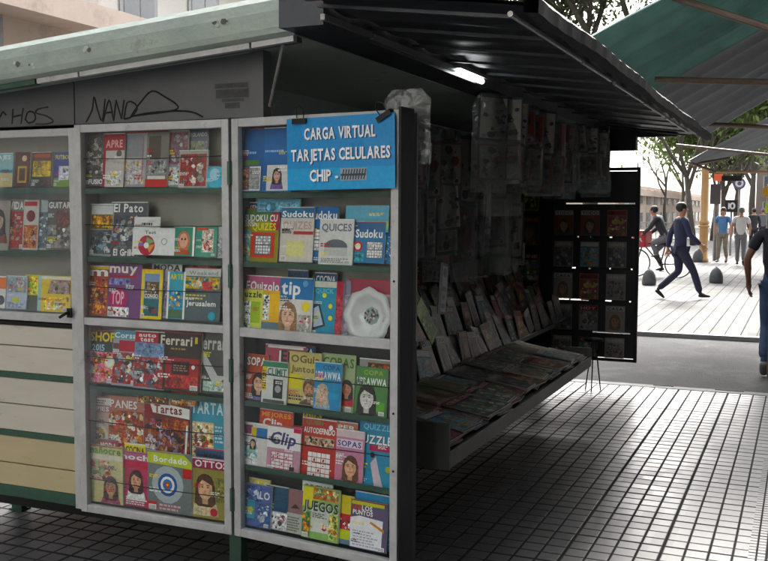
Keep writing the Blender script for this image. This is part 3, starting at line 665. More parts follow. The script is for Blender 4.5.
mag('P1', 126, 271, 143, 317, 2, G('605058'), A_plain('', W_, pal=[G('9c5c50'), G('443840'), G('787078')]), 'dim brown cover squeezed behind the yellow framed cover')
mag('P1', 140, 269, 161, 319, 0, G('e0c428'), lambda c: (c.rect(.14, .06, .86, .9, G('8098b8')), c.rect(.14, .06, .86, .4, G('28646c')), c.blobs(.18, .42, .84, .74, [G('685038'), G('a89878'), G('d8d8d8')], 10, .14), c.pl([(.3, .24), (.5, .1), (.7, .24)], G('18343a')), c.text('CONGO', .18, .42, .82, .5, W_)), 'cover framed in yellow with a mountain and sea photo')
mag('P1', 160, 270, 172, 318, 1, G('9c98a8'), A_plain('', W_, pal=[G('b8b8c0'), G('7c7888')]), 'plain lilac spine cover right of the yellow framed cover')
mag('P1', 166, 272, 184, 319, 0, G('50a0b4'), lambda c: (c.rect(0, 0, .1, 1, W_), c.rect(.9, 0, 1, 1, W_), c.text('ARTE', .14, .84, .86, .95, G('d8d030')), c.blobs(.12, .2, .88, .6, SEA, 12, .16), c.rect(.12, .02, .88, .2, G('4c6a48'))), 'turquoise coast cover with white side borders and yellow title')
mag('P1', 183, 268, 219, 321, 0, G('505c60'), lambda c: (c.rect(0, .84, 1, 1, G('c8c8c8')), c.text('Weekend', .12, .86, .92, .94, G('8c9498')), c.blobs(.03, .6, .97, .82, [G('489088'), G('c8a030'), G('388078'), G('d8d0b0')], 14, .1), c.blobs(.5, .58, .78, .74, [G('c03838')], 5, .09), c.lines(.06, .4, .62, .52, 2, G('c8c060')), c.text('Jerusalem', .08, .28, .9, .38, W_), c.disc(.8, .1, .1, G('38a0b8'))), 'broad dark slate cover with a red shirted figure and white headline')
mag('P1', 217, 270, 226, 322, 1, G('3a3c40'), A_plain('', K_, pal=[G('50545c'), G('2c2c30')]), 'thin black edged cover at the right end of the third shelf')
mag('P1', 88, 331, 113, 384, 1, G('38443c'), lambda c: (c.text('SHOF', .02, .8, .98, .97, G('e0d048'), G('b03040')), c.text('2015', .1, .62, .6, .74, G('a8c8d8')), c.blobs(.02, .03, .98, .6, FLOR, 30, .14), c.disc(.84, .42, .2, G('e8d898')), c.disc(.84, .42, .15, W_)), 'cover crowded with yellow and pink flowers around a clock face')
mag('P1', 111, 331, 137, 386, 1, G('98a0a8'), lambda c: (c.rect(0, .84, 1, 1, G('5c98b0')), c.text('Corsa', .06, .86, .9, .96, W_), c.rect(.25, .62, .98, .82, G('b03c48')), c.rect(.02, .66, .25, .76, G('70484c')), c.blobs(.03, .04, .97, .6, CARS, 20, .16)), 'car cover with pale blue title strip and dark red box')
mag('P1', 133, 332, 163, 389, 0, G('8c94a4'), lambda c: (c.rect(0, .8, .8, .99, G('b42838')), c.text('auto', .12, .9, .7, .97, W_), c.text('test', .18, .82, .62, .9, W_), c.blobs(.02, .55, .98, .8, [G('586a90'), G('7890b0')], 8, .16), c.blobs(.02, .03, .98, .55, CARS, 22, .14), c.text('PRUEBA', .08, .3, .5, .36, K_)), 'motoring cover with red square title in two white lines')
mag('P1', 156, 333, 200, 391, 0, G('33261f'), lambda c: (c.text('Ferrari', .06, .78, .78, .94, G('d8d0c0')), c.lines(.3, .7, .8, .75, 1, G('a08850')), c.rect(.84, .82, .9, .93, G('d8c040')), c.rect(.2, .04, .96, .56, G('a02424')), c.rect(.34, .28, .74, .5, G('401814')), c.lines(.38, .34, .7, .46, 3, G('907868')), c.blobs(.22, .06, .94, .26, [G('b83030'), G('8c1c1c'), G('c85048')], 10, .12), c.pl([(.94, .56), (.96, .04), (1, .1), (1, .5)], G('6c1818')), c.disc(.83, .42, .04, W_)), 'dark brown boxed issue with serif title and a red machine picture')
mag('P1', 200, 333, 228, 394, 1, G('444440'), lambda c: (c.text('errari', .02, .72, .95, .88, G('b8b8b4')), c.pl([(.05, .7), (.6, .3), (.95, .3), (.7, .2), (.4, .2), (.04, .5)], G('b8b8b8')), c.blobs(.1, .04, .95, .2, [G('a8c0b0'), G('c8d0cc')], 8, .16)), 'charcoal cover with serif title and a silver car nose')
mag('P1', 87, 393, 110, 452, 1, G('c8a8a0'), lambda c: (c.rect(0, .86, 1, 1, G('d8d4cc')), c.lines(.06, .88, .9, .96, 2, G('707070')), c.rect(0, .72, 1, .85, G('b87880')), c.text('PIES', .4, .75, .95, .83, W_), c.disc(.5, .3, .42, G('d8d0bc')), c.disc(.5, .3, .3, G('a07c4c')), c.blobs(.25, .2, .75, .42, FOOD, 12, .12)), 'cookery cover with a round pie on a pale plate')
mag('P1', 108, 393, 144, 456, 1, G('b47c70'), lambda c: (c.text('PANES', .05, .8, .8, .93, W_, G('9c3838')), c.blobs(.02, .02, .98, .76, FOOD+[G('e8e0d8'), G('c84838')], 44, .15)), 'baking cover with white capital title over bread and tomatoes')
mag('P1', 137, 393, 170, 404, 2, G('a8a490'), A_plain('', W_, pal=FOOD, n=14, r=.08), 'greenish cookery cover peeping out behind the cake cover')
mag('P1', 144, 397, 190, 457, 0, G('6c3430'), lambda c: (c.pl([(.0, .8), (.08, .98), (.98, .88), (.98, .7), (.04, .78)], W_), c.text('Tartas', .22, .77, .82, .92, G('8c2430')), c.pl([(.04, .5), (.0, .9), (.12, .95), (.28, .55)], G('8c2c30')), c.blobs(.02, .02, .98, .66, [G('5c2820'), G('8c4830'), G('b8a8b8'), G('3c1c20'), G('a07050'), G('9088a8')], 50, .13), c.blobs(.4, .5, .98, .7, [G('b8682c'), G('8c3820')], 10, .1), c.pl([(.9, .04), (.94, .04), (.97, .6), (.93, .6)], W_)), 'dark berry cake cover with dark red title on a white ribbon')
mag('P1', 171, 392, 196, 406, 2, G('98503c'), A_plain('', W_, pal=FOOD, n=12, r=.1), 'orange brown food cover peeping out behind the cake cover')
mag('P1', 190, 396, 228, 460, 1, G('4c94ac'), lambda c: (c.text('TARTAS', .02, .76, .98, .95, G('d0e4e8')), c.rect(.06, .02, .62, .62, G('b8b0a0')), c.blobs(.06, .02, .62, .6, FOOD+[W_], 20, .14), c.lines(.66, .3, .96, .6, 5, G('b8d0d8')), c.rect(.68, .04, .95, .14, W_)), 'pale blue cookery cover with tall white capital title')
mag('P1', 85, 446, 123, 514, 0, G('c8c090'), lambda c: (c.rect(0, .84, 1, 1, G('b8c078')), c.text('mañocre', .1, .86, .95, .95, G('587030')), c.rect(0, .76, 1, .84, G('d8d0c0')), c.blobs(.1, .4, .7, .74, [G('70a068'), G('c8a890'), G('b84848')], 12, .12), c.face(.7, .3, .17, G('c8a080'), G('4c3428'), G('a85878'))), 'craft cover with light green title and a curly haired woman')
mag('P1', 115, 452, 150, 520, 1, G('b45068'), lambda c: (c.rect(.15, .84, 1, 1, G('b0688c')), c.text('noch', .2, .86, .98, .96, W_), c.rect(0, .7, 1, .84, G('c03850')), c.rect(0, .3, .3, .68, G('98a838')), c.face(.62, .48, .18, G('d0a084'), G('38241c'), W_), c.lines(.35, .04, .95, .2, 4, W_)), 'pink and red cover with a person in a white vest')
mag('P1', 148, 453, 192, 526, 0, G('6c7474'), lambda c: (c.pl([(0, .8), (0, 1), (.8, 1), (1, .86), (1, .76)], G('b8c430')), c.text('Bordado', .14, .83, .9, .93, W_), c.rect(.8, .6, 1, .76, G('b83838')), c.disc(.46, .46, .36, G('a8b0b4')), c.disc(.46, .46, .22, G('2c5898')), c.disc(.46, .46, .16, W_), c.disc(.46, .46, .11, G('4878b8')), c.disc(.46, .46, .06, G('c84830')), c.disc(.46, .46, .025, G('e8c040')), c.rect(0, .02, .22, .16, G('c84848')), c.lines(.28, .04, .95, .16, 2, G('e0a8b0'))), 'embroidery cover with lime green title and concentric blue ring motif')
mag('P1', 176, 470, 197, 524, 1, G('7c98a0'), lambda c: (c.rect(0, .5, 1, 1, G('b03c40')), c.lines(.1, .1, .9, .4, 6, W_)), 'red topped blue grey cover between the embroidery and the woman cover')
mag('P1', 193, 459, 228, 529, 0, G('8c8448'), lambda c: (c.rect(0, .82, 1, 1, G('983450')), c.text('OTTOS', .06, .85, .98, .96, W_), c.face(.36, .5, .26, G('d8b090'), G('4a3020'), G('c8b898')), c.disc(.62, .12, .1, G('b83848')), c.blobs(.68, .3, .98, .7, [G('a09850'), G('707038')], 8, .12)), 'cover with crimson title band above a blond woman in a headscarf')
# ---- right door (P2)
mag('P2', 240, 128, 262, 192, 0, G('1c4c84'), lambda c: (c.rect(0, .42, 1, 1, G('1c5a94')), c.lines(.1, .6, .9, .66, 1, G('a0c0e0')), c.rect(.0, .42, .8, .5, G('507838')), c.rect(0, .02, .9, .4, W_), c.blobs(.05, .03, .4, .4, [G('b88070'), G('705050')], 8, .14), c.blobs(.4, .04, .88, .38, [G('909090')], 14, .03)), 'deep blue leaflet with a speckled photo at its foot, left of the phone card sign')
mag('P2', 262, 127, 291, 192, 0, G('1c5a98'), lambda c: (c.rect(0, .44, 1, .98, G('2064a4')), c.lines(.04, .62, .9, .68, 1, G('a0c0e0')), c.rect(.14, .02, .92, .42, G('c8c8c8')), c.face(.5, .26, .15, G('c8a090'), G('302420'), G('6c5890'))), 'deep blue leaflet with a portrait on white, partly behind the phone card sign')
mag('P2', 257, 199, 300, 212, 2, G('5c9ab4'), A_plain('', W_, pal=[G('78b0c8'), G('508ca8')], n=5), 'flat sky blue card behind the puzzle covers')
mag('P2', 345, 205, 388, 232, 2, G('5ca0b8'), lambda c: (c.rect(0, .1, 1, .4, G('90b060')), c.rect(0, .5, 1, 1, G('68a8c0'))), 'sky blue card with a green hill strip, upper right of the puzzle shelf')
def sud(title, band, base, box, frame=None, tcol=W_):
    def f(c):
        c.rect(0, .74, 1, 1, band); c.text(title, .04, .78, .96, .93, tcol, K_ if tcol == W_ else None)
        if frame: c.rect(box[0]-.07, box[1]-.05, box[2]+.07, box[3]+.05, frame)
        c.sudoku(*box); c.lines(.06, .03, .8, .1, 2, W_)
    return f
mag('P2', 242, 208, 277, 263, 1, G('8c8838'), lambda c: (c.rect(0, .76, .78, 1, G('4c6c3c')), c.rect(.78, .6, 1, 1, G('a83040')), c.text('SUDOKU CU', .02, .76, .95, .88, W_), c.text('QUIZES', .25, .6, .92, .73, G('d8d040')), c.rect(.24, .1, .9, .56, G('c84430')), c.sudoku(.36, .16, .8, .5), c.blobs(.02, .04, .22, .6, [G('70a0a8'), G('c8c890')], 8, .12)), 'green and yellow number puzzle cover with a red framed grid')
mag('P2', 279, 207, 312, 262, 0, G('c8c0b8'), lambda c: (c.rect(0, .8, 1, 1, G('2c6894')), c.text('Sudoku', .03, .82, .97, .93, W_), c.text('QUIZES', .06, .6, .94, .74, G('b09890')), c.rect(.4, .5, 1, .56, G('a84848')), c.rect(.2, .1, .75, .38, G('d0cc90'))), 'cream puzzle cover with a blue title strip, second on the puzzle shelf')
mag('P2', 306, 207, 336, 262, 1, G('2c6ca8'), sud('Sudoku', G('2468a8'), 0, (.2, .2, .8, .6)), 'strong blue number puzzle cover in the middle of the puzzle shelf')
mag('P2', 318, 219, 352, 265, 0, G('ccccc8'), lambda c: (c.text('QUICES', .06, .74, .94, .9, G('6c7078')), c.disc(.5, .4, .34, G('585c64'), .16), c.rect(.16, .2, .84, .38, G('b8b8b4')), c.lines(.08, .05, .9, .16, 3, G('787878'))), 'white grey puzzle magazine with a dark oval motif')
mag('P2', 350, 222, 384, 263, 1, G('3478a8'), lambda c: (c.rect(0, .76, 1, 1, G('2c5c88')), c.text('SSudoku', .0, .62, .92, .82, W_, K_), c.sudoku(.48, .12, .94, .52), c.disc(.22, .4, .14, G('b8404c')), c.disc(.22, .4, .08, W_), c.blobs(.02, .04, .4, .24, [G('48a0a8'), G('2c6878')], 6, .12)), 'blue number puzzle cover with a red and white lifebuoy')
mag('P2', 383, 226, 392, 264, 2, G('2c6894'), A_plain('', W_, pal=[G('c8d0d8'), G('3878a0')]), 'narrow blue cover at the right end of the puzzle shelf')
mag('P2', 242, 276, 278, 332, 1, G('c0809c'), lambda c: (c.rect(0, .78, 1, 1, G('b86888')), c.text('EQuizolo', .06, .74, .97, .9, W_, G('803858')), c.rect(0, 0, 1, .72, W_)), 'pink topped puzzle cover at the left of the third shelf of the right door')
mag('P2', 242, 289, 261, 331, 0, G('c8cc68'), lambda c: (c.text('uzzle', .05, .8, .95, .95, K_), c.rect(.34, .2, .9, .7, G('98b830')), c.blobs(.04, .04, .4, .7, [K_, W_, G('888888')], 12, .1)), 'small lime and white puzzle booklet in front of the pink topped cover')
mag('P2', 261, 291, 278, 333, 0, G('e0a834'), lambda c: (c.rect(.4, .4, .98, .92, G('e8b840')), c.blobs(.04, .3, .4, .9, [K_, W_], 10, .12), c.rect(0, 0, 1, .26, G('5c7480'))), 'small orange yellow puzzle booklet in front of the pink topped cover')
mag('P2', 278, 278, 311, 335, 0, G('d0ccc8'), lambda c: (c.rect(0, .62, 1, 1, G('2470a8')), c.text('tip', .04, .64, .62, .94, W_), c.disc(.8, .5, .13, G('e0c820')), c.disc(.76, .9, .08, G('70a8c8')), c.face(.28, .33, .25, G('d8b098'), G('8c6c50'), G('a89890')), c.blobs(.6, .05, .96, .36, [G('a8a49c'), G('c8c4bc'), G('c84040')], 8, .1)), 'blue topped cover with huge white lowercase title and a long haired woman')
mag('P2', 311, 281, 334, 337, 1, G('2c88a8'), lambda c: (c.rect(0, .88, 1, 1, G('c8c8b8')), c.pl([(.02, .1), (.0, .55), (.3, .62), (.6, .2)], G('20303c')), c.pl([(.08, .16), (.06, .5), (.26, .55), (.5, .22)], G('a8b8c8')), c.disc(.5, .74, .09, G('d8cc38')), c.disc(.78, .55, .09, G('d8cc38')), c.disc(.8, .34, .09, G('d8cc38')), c.text('QUICK', .1, .78, .9, .86, G('70c0c8'))), 'turquoise telephone cover with three yellow dots')
mag('P2', 334, 282, 341, 338, 0, G('a83c4c'), A_plain('', W_, pal=[G('b85060'), G('702838')]), 'thin red spine standing right of the turquoise cover', th=.02)
mag('P2', 341, 281, 348, 339, 1, G('80788c'), A_plain('', W_, pal=[G('a098a8'), G('585068')]), 'thin violet grey spine next to the thin red one', th=.02)
mag('P2', 346, 280, 390, 338, 2, G('9c4858'), A_plain('', W_, pal=[G('b86878'), G('702c3c'), G('d8b0b8'), G('e0d8d8')], n=24), 'crimson and pink wrapped packet behind the white bowl')
mag('P2', 263, 346, 303, 402, 2, G('a85868'), lambda c: (c.text('EP2', .4, .72, .92, .92, K_), c.rect(.35, .68, .4, .9, W_), c.rect(.06, .94, .94, .98, W_)), 'rose cover with black capitals, tall at the back of the fourth shelf')
mag('P2', 245, 355, 266, 400, 1, G('b8604c'), A_face('SOPA', W_, (.76, .94), face=(.62, .38, .3), skin=G('d0a890'), hair=G('2c2024'), shirt=G('6878a8')), 'orange red cover with a dark haired woman, first on the fourth shelf')
mag('P2', 261, 362, 286, 404, 0, G('c8ccc8'), lambda c: (c.rect(0, .86, 1, 1, G('3c7c5c')), c.text('CLIMIT', .2, .68, .96, .84, G('2c6c5c')), c.rect(0, .3, .18, .86, G('d8c030')), c.lines(.02, .34, .16, .8, 8, K_), c.rect(.46, .14, .84, .58, G('202020')), c.disc(.65, .36, .12, G('989898')), c.rect(.08, .02, .92, .1, G('505050'))), 'white cover with a black photo and a yellow side strip')
mag('P2', 287, 353, 319, 405, 1, G('c0b478'), lambda c: (c.text('OGuia', .06, .8, .95, .94, G('6c5c30')), c.text('Juntos', .08, .62, .8, .74, G('705c38')), c.rect(.02, .3, .45, .56, G('d8c830')), c.lines(.04, .08, .5, .2, 2, K_), c.face(.7, .3, .22, G('b88c70'), G('6c4c34'), G('585048'), long=False, beard=G('6c4c38'))), 'straw yellow cover with a bearded man')
mag('P2', 320, 355, 353, 412, 2, G('9caa84'), lambda c: (c.text('COPAS', .02, .78, .96, .94, G('446c2c')), c.face(.78, .42, .17, G('c08c70'), G('2c2018'), G('b83038')), ), 'pale green cover with dark green capitals and a red shirted person')
mag('P2', 313, 363, 340, 410, 0, G('2c88b8'), lambda c: (c.text('COPA', .3, .84, .92, .94, G('184868')), c.text('UPRAWWA', .04, .64, .96, .8, W_), c.face(.32, .34, .22, G('d0b0a0'), G('b8a890'), G('98a8b8')), c.rect(.55, .24, .95, .36, G('4a98c0'))), 'bright blue cover with a laughing fair haired woman')
mag('P2', 357, 360, 391, 418, 2, G('888c84'), lambda c: (c.rect(.25, .76, 1, .94, G('b85c34')), c.blobs(.25, .78, .98, .93, [G('d8a040'), G('c84830'), G('382820')], 10, .08)), 'grey cover with an orange lettered strip, at the back right of the fourth shelf')
mag('P2', 354, 368, 386, 416, 0, G('4c7c44'), lambda c: (c.text('COPA', .24, .84, .86, .94, G('90a840')), c.text('UPRAWWA', .04, .64, .96, .78, W_), c.face(.38, .36, .27, G('c8c4bc'), G('1c1c1c'), G('3c3c3c')), c.rect(.7, .1, .96, .3, G('60a040'))), 'leaf green cover with a black and white smiling woman')
mag('P2', 258, 411, 291, 455, 2, G('c85038'), lambda c: (c.text('MEJORES', .06, .84, .94, .94, G('e8a868')), c.text('Clip', .1, .55, .7, .8, W_)), 'orange red cover at the back of the fifth shelf')
mag('P2', 243, 424, 266, 466, 0, G('ccc8c4'), lambda c: (c.rect(0, .74, .34, .94, G('8c3c78')), c.rect(.3, .7, .6, .9, G('d0b040')), c.rect(.52, .66, .98, .9, G('3470a8')), c.blobs(.04, .05, .6, .6, [G('88b8b8'), G('a8c8c8'), G('d8d8d8')], 10, .16), c.face(.4, .52, .12, G('c8a890'), G('181820'), G('90b8b8'))), 'white cover with purple, yellow and blue title blocks')
mag('P2', 280, 426, 301, 470, 2, G('b82c50'), A_plain('', W_, pal=[G('c84060'), G('982040')], n=5), 'plain magenta red cover behind the looped script cover')
mag('P2', 266, 427, 299, 472, 0, G('b890a0'), lambda c: (c.rect(.0, .5, 1, .96, G('dcdad8')), c.text('Clip', .06, .52, .84, .86, G('4c4474'), slant=.2), c.rect(.78, .88, 1, .97, G('c04058')), c.sudoku(.14, .06, .8, .42, 5, (.72, .7, .7), G('a84858'), .3), c.rect(.7, .05, .85, .14, K_)), 'white and mauve cover with looping violet script title')
mag('P2', 320, 422, 355, 480, 2, G('b87868'), A_plain('SUPER', W_, ty=(.86, .94), pal=[G('c88878'), G('985848')], n=6), 'dull orange pink cover at the back middle of the fifth shelf')
mag('P2', 300, 420, 334, 481, 1, G('b4504c'), lambda c: (c.text('QUIEN', .1, .9, .6, .97, G('688048')), c.text('AUTODEFINIDO', .04, .76, .96, .85, W_), c.blobs(.08, .56, .94, .7, [K_, G('c8b098'), G('907050')], 14, .09), c.sudoku(.2, .05, .86, .46, 5, (.78, .76, .74), G('a03030'), .25), c.disc(.84, .88, .06, W_)), 'red crossword cover with a big white grid of red squares')
mag('P2', 334, 431, 362, 486, 0, G('bc8098'), lambda c: (c.rect(0, .86, 1, 1, G('ccb8bc')), c.rect(.04, .68, .94, .82, G('ccc8cc')), c.text('SOPAS', .06, .7, .9, .8, G('5c3c88')), c.face(.56, .34, .26, G('d0a488'), G('5c3c2c'), G('98688c'))), 'pink word search cover with a long haired smiling woman')
mag('P2', 357, 423, 392, 492, 1, G('3484a4'), lambda c: (c.rect(0, .86, 1, 1, G('3c88b0')), c.text('QUIZZLE', .1, .88, .96, .96, G('88c8e0')), c.text('UZZLE', .1, .68, .92, .8, W_, K_), c.rect(.3, .58, .96, .66, G('a83458')), c.pl([(.35, .4), (.5, .05), (.75, .05), (.6, .3), (.5, .5)], G('c8b8c0')), c.disc(.4, .52, .07, G('382420')), c.disc(.86, .34, .08, G('a8a838'))), 'tall blue puzzle cover with a figure in a pale suit, last on the fifth shelf')
mag('P2', 244, 486, 270, 533, 0, G('5868a0'), lambda c: (c.blobs(.02, .6, .6, .96, [G('384884'), G('7080b0'), G('c8d0e0')], 12, .14), c.text('LO', .56, .68, .94, .86, W_), c.rect(.08, .18, .4, .62, G('4898a8')), c.disc(.24, .38, .1, G('c8c050')), c.blobs(.5, .06, .96, .6, [G('8890b0'), G('d8d8e0'), G('486898')], 12, .12)), 'blue violet space cover, first on the bottom shelf of the right door')
mag('P2', 264, 487, 287, 543, 1, G('244c64'), lambda c: (c.rect(0, 0, .38, 1, G('a8a8a4')), c.blobs(.0, .4, .38, .98, [K_, W_, G('788850')], 14, .1), c.rect(.0, .0, 1, .42, G('b0aaac')), c.blobs(.02, .02, .98, .4, [G('484448'), G('c88898'), G('d8d8d8')], 14, .1)), 'dark teal cover with a speckled white lower part')
mag('P2', 286, 491, 302, 548, 1, G('8c6868'), lambda c: (c.rect(0, 0, 1, .46, G('b0b0a4')), c.lines(.06, .05, .9, .4, 6, G('585858')), c.pl([(.2, .56), (.5, .68), (.8, .58)], G('4c3438'))), 'dusty rose cover over a grey table of figures')
mag('P2', 301, 489, 338, 556, 0, G('8cae6c'), lambda c: (c.rect(.25, .14, .72, .6, G('ccccc4')), c.rect(.0, .6, .25, .98, G('d8d040')), c.rect(.25, .74, .46, 1, G('e0c850')), c.blobs(.28, .76, .96, .98, [G('8cb078'), G('c8d8a0'), G('c88050')], 16, .09), c.blobs(.74, .04, .98, .54, [G('c8c878'), G('507840'), G('c87850')], 12, .09), c.blobs(.02, .04, .22, .5, [G('58a060'), G('e0a040'), G('3c7848')], 10, .1), c.text('JUEGOS', .05, .55, .98, .73, K_, W_), c.lines(.3, .42, .7, .52, 3, G('505050')), c.disc(.63, .26, .08, G('b83038'))), 'green yellow games cover with bold black capital title')
mag('P2', 338, 497, 352, 556, 1, G('c8b850'), lambda c: (c.rect(0, .3, 1, .62, G('b83444')), c.blobs(.05, .3, .95, .55, [K_, W_, G('b83444')], 10, .2), c.rect(0, .1, 1, .3, G('b8c838')), c.rect(0, 0, 1, .1, G('607890'))), 'narrow yellow, red and lime cover in the bottom right corner')
mag('P2', 353, 495, 391, 556, 2, G('3c88b8'), A_plain('', W_, pal=[G('58a0c8'), G('2c6c98')], n=6), 'plain sky blue cover behind the pencil cover')
mag('P2', 349, 503, 386, 572, 0, G('554a66'), lambda c: (c.rect(.02, .9, .9, .97, G('b8bc40')), c.text('UNE', .04, .8, .28, .9, G('c84c34')), c.text('LOS', .3, .8, .58, .9, W_), c.text('PUNTOS', .06, .7, .6, .79, W_), c.pl([(.02, .02), (.0, .62), (.24, .68), (.88, .64), (.86, .02)], (.74, .73, .76)), c.pl([(.52, .56), (.56, .6), (.92, .46), (.92, .4)], G('c88848')), c.lines(.08, .06, .78, .4, 6, G('a8a8b0')), c.lines(.12, .3, .34, .34, 1, G('504860'))), 'violet dot drawing cover with an orange pencil on white paper')

mag('P1', 100, 440, 118, 512, 2, G('48708c'), lambda c: (c.rect(0, .8, 1, .98, rnd.choice([W_, G('b83038'), G('e0d048'), G('305078')])), c.text(rnd.choice(['SEMANA', 'NUEVA', 'SALUD', 'COCINA', 'RUTAS', 'MODA']), .06, .84, .94, .95, rnd.choice([K_, W_])), c.blobs(.04, .04, .96, .76, rnd.choice([FOOD, FLOR, SEA, CARS]), 10, .16)), 'slate blue cover peeking out above the craft cover')
mag('P1', 125, 444, 146, 516, 2, G('d8d0b8'), lambda c: (c.rect(0, .8, 1, .98, rnd.choice([W_, G('b83038'), G('e0d048'), G('305078')])), c.text(rnd.choice(['SEMANA', 'NUEVA', 'SALUD', 'COCINA', 'RUTAS', 'MODA']), .06, .84, .94, .95, rnd.choice([K_, W_])), c.blobs(.04, .04, .96, .76, rnd.choice([FOOD, FLOR, SEA, CARS]), 10, .16)), 'ivory cover peeking out above the pink and red cover')
mag('P1', 196, 449, 224, 524, 2, G('c86848'), lambda c: (c.rect(0, .8, 1, .98, rnd.choice([W_, G('b83038'), G('e0d048'), G('305078')])), c.text(rnd.choice(['SEMANA', 'NUEVA', 'SALUD', 'COCINA', 'RUTAS', 'MODA']), .06, .84, .94, .95, rnd.choice([K_, W_])), c.blobs(.04, .04, .96, .76, rnd.choice([FOOD, FLOR, SEA, CARS]), 10, .16)), 'coral cover peeking out above the headscarf cover')
mag('P1', 150, 262, 180, 316, 3, G('886848'), lambda c: (c.rect(0, .8, 1, .98, rnd.choice([W_, G('b83038'), G('e0d048'), G('305078')])), c.text(rnd.choice(['SEMANA', 'NUEVA', 'SALUD', 'COCINA', 'RUTAS', 'MODA']), .06, .84, .94, .95, rnd.choice([K_, W_])), c.blobs(.04, .04, .96, .76, rnd.choice([FOOD, FLOR, SEA, CARS]), 10, .16)), 'ochre brown cover peeking out above the yellow framed one')
mag('P1', 190, 261, 214, 316, 3, G('b03848'), lambda c: (c.rect(0, .8, 1, .98, rnd.choice([W_, G('b83038'), G('e0d048'), G('305078')])), c.text(rnd.choice(['SEMANA', 'NUEVA', 'SALUD', 'COCINA', 'RUTAS', 'MODA']), .06, .84, .94, .95, rnd.choice([K_, W_])), c.blobs(.04, .04, .96, .76, rnd.choice([FOOD, FLOR, SEA, CARS]), 10, .16)), 'crimson cover peeking out above the dark slate cover')
mag('P2', 247, 480, 268, 532, 2, G('b87838'), lambda c: (c.rect(0, .8, 1, .98, rnd.choice([W_, G('b83038'), G('e0d048'), G('305078')])), c.text(rnd.choice(['SEMANA', 'NUEVA', 'SALUD', 'COCINA', 'RUTAS', 'MODA']), .06, .84, .94, .95, rnd.choice([K_, W_])), c.blobs(.04, .04, .96, .76, rnd.choice([FOOD, FLOR, SEA, CARS]), 10, .16)), 'amber cover peeking out above the space cover')
mag('P2', 300, 484, 330, 548, 2, G('4880a0'), lambda c: (c.rect(0, .8, 1, .98, rnd.choice([W_, G('b83038'), G('e0d048'), G('305078')])), c.text(rnd.choice(['SEMANA', 'NUEVA', 'SALUD', 'COCINA', 'RUTAS', 'MODA']), .06, .84, .94, .95, rnd.choice([K_, W_])), c.blobs(.04, .04, .96, .76, rnd.choice([FOOD, FLOR, SEA, CARS]), 10, .16)), 'steel blue cover peeking out above the games cover')
mag('P2', 285, 270, 305, 332, 2, G('d8b8a0'), lambda c: (c.rect(0, .8, 1, .98, rnd.choice([W_, G('b83038'), G('e0d048'), G('305078')])), c.text(rnd.choice(['SEMANA', 'NUEVA', 'SALUD', 'COCINA', 'RUTAS', 'MODA']), .06, .84, .94, .95, rnd.choice([K_, W_])), c.blobs(.04, .04, .96, .76, rnd.choice([FOOD, FLOR, SEA, CARS]), 10, .16)), 'peach cover peeking out above the long haired woman cover')
mag('P2', 312, 273, 334, 334, 3, G('5c3c70'), lambda c: (c.rect(0, .8, 1, .98, rnd.choice([W_, G('b83038'), G('e0d048'), G('305078')])), c.text(rnd.choice(['SEMANA', 'NUEVA', 'SALUD', 'COCINA', 'RUTAS', 'MODA']), .06, .84, .94, .95, rnd.choice([K_, W_])), c.blobs(.04, .04, .96, .76, rnd.choice([FOOD, FLOR, SEA, CARS]), 10, .16)), 'plum cover peeking out above the telephone cover')
mag('P2', 246, 202, 268, 260, 3, G('c8c048'), lambda c: (c.rect(0, .8, 1, .98, rnd.choice([W_, G('b83038'), G('e0d048'), G('305078')])), c.text(rnd.choice(['SEMANA', 'NUEVA', 'SALUD', 'COCINA', 'RUTAS', 'MODA']), .06, .84, .94, .95, rnd.choice([K_, W_])), c.blobs(.04, .04, .96, .76, rnd.choice([FOOD, FLOR, SEA, CARS]), 10, .16)), 'lemon cover peeking out above the green number puzzle cover')
mag('P2', 300, 412, 318, 476, 3, G('e0d0c0'), lambda c: (c.rect(0, .8, 1, .98, rnd.choice([W_, G('b83038'), G('e0d048'), G('305078')])), c.text(rnd.choice(['SEMANA', 'NUEVA', 'SALUD', 'COCINA', 'RUTAS', 'MODA']), .06, .84, .94, .95, rnd.choice([K_, W_])), c.blobs(.04, .04, .96, .76, rnd.choice([FOOD, FLOR, SEA, CARS]), 10, .16)), 'cream cover peeking out above the red crossword cover')
mag('P2', 340, 416, 358, 480, 3, G('486c48'), lambda c: (c.rect(0, .8, 1, .98, rnd.choice([W_, G('b83038'), G('e0d048'), G('305078')])), c.text(rnd.choice(['SEMANA', 'NUEVA', 'SALUD', 'COCINA', 'RUTAS', 'MODA']), .06, .84, .94, .95, rnd.choice([K_, W_])), c.blobs(.04, .04, .96, .76, rnd.choice([FOOD, FLOR, SEA, CARS]), 10, .16)), 'moss green cover peeking out above the word search cover')
mag('P2', 288, 346, 312, 400, 3, G('7c3440'), lambda c: (c.rect(0, .8, 1, .98, rnd.choice([W_, G('b83038'), G('e0d048'), G('305078')])), c.text(rnd.choice(['SEMANA', 'NUEVA', 'SALUD', 'COCINA', 'RUTAS', 'MODA']), .06, .84, .94, .95, rnd.choice([K_, W_])), c.blobs(.04, .04, .96, .76, rnd.choice([FOOD, FLOR, SEA, CARS]), 10, .16)), 'maroon cover peeking out above the bearded man cover')
mag('P1', 146, 386, 166, 450, 3, G('5c8c58'), lambda c: (c.rect(0, .8, 1, .98, rnd.choice([W_, G('b83038'), G('e0d048'), G('305078')])), c.text(rnd.choice(['SEMANA', 'NUEVA', 'SALUD', 'COCINA', 'RUTAS', 'MODA']), .06, .84, .94, .95, rnd.choice([K_, W_])), c.blobs(.04, .04, .96, .76, rnd.choice([FOOD, FLOR, SEA, CARS]), 10, .16)), 'fern green cover peeking out above the cake cover')
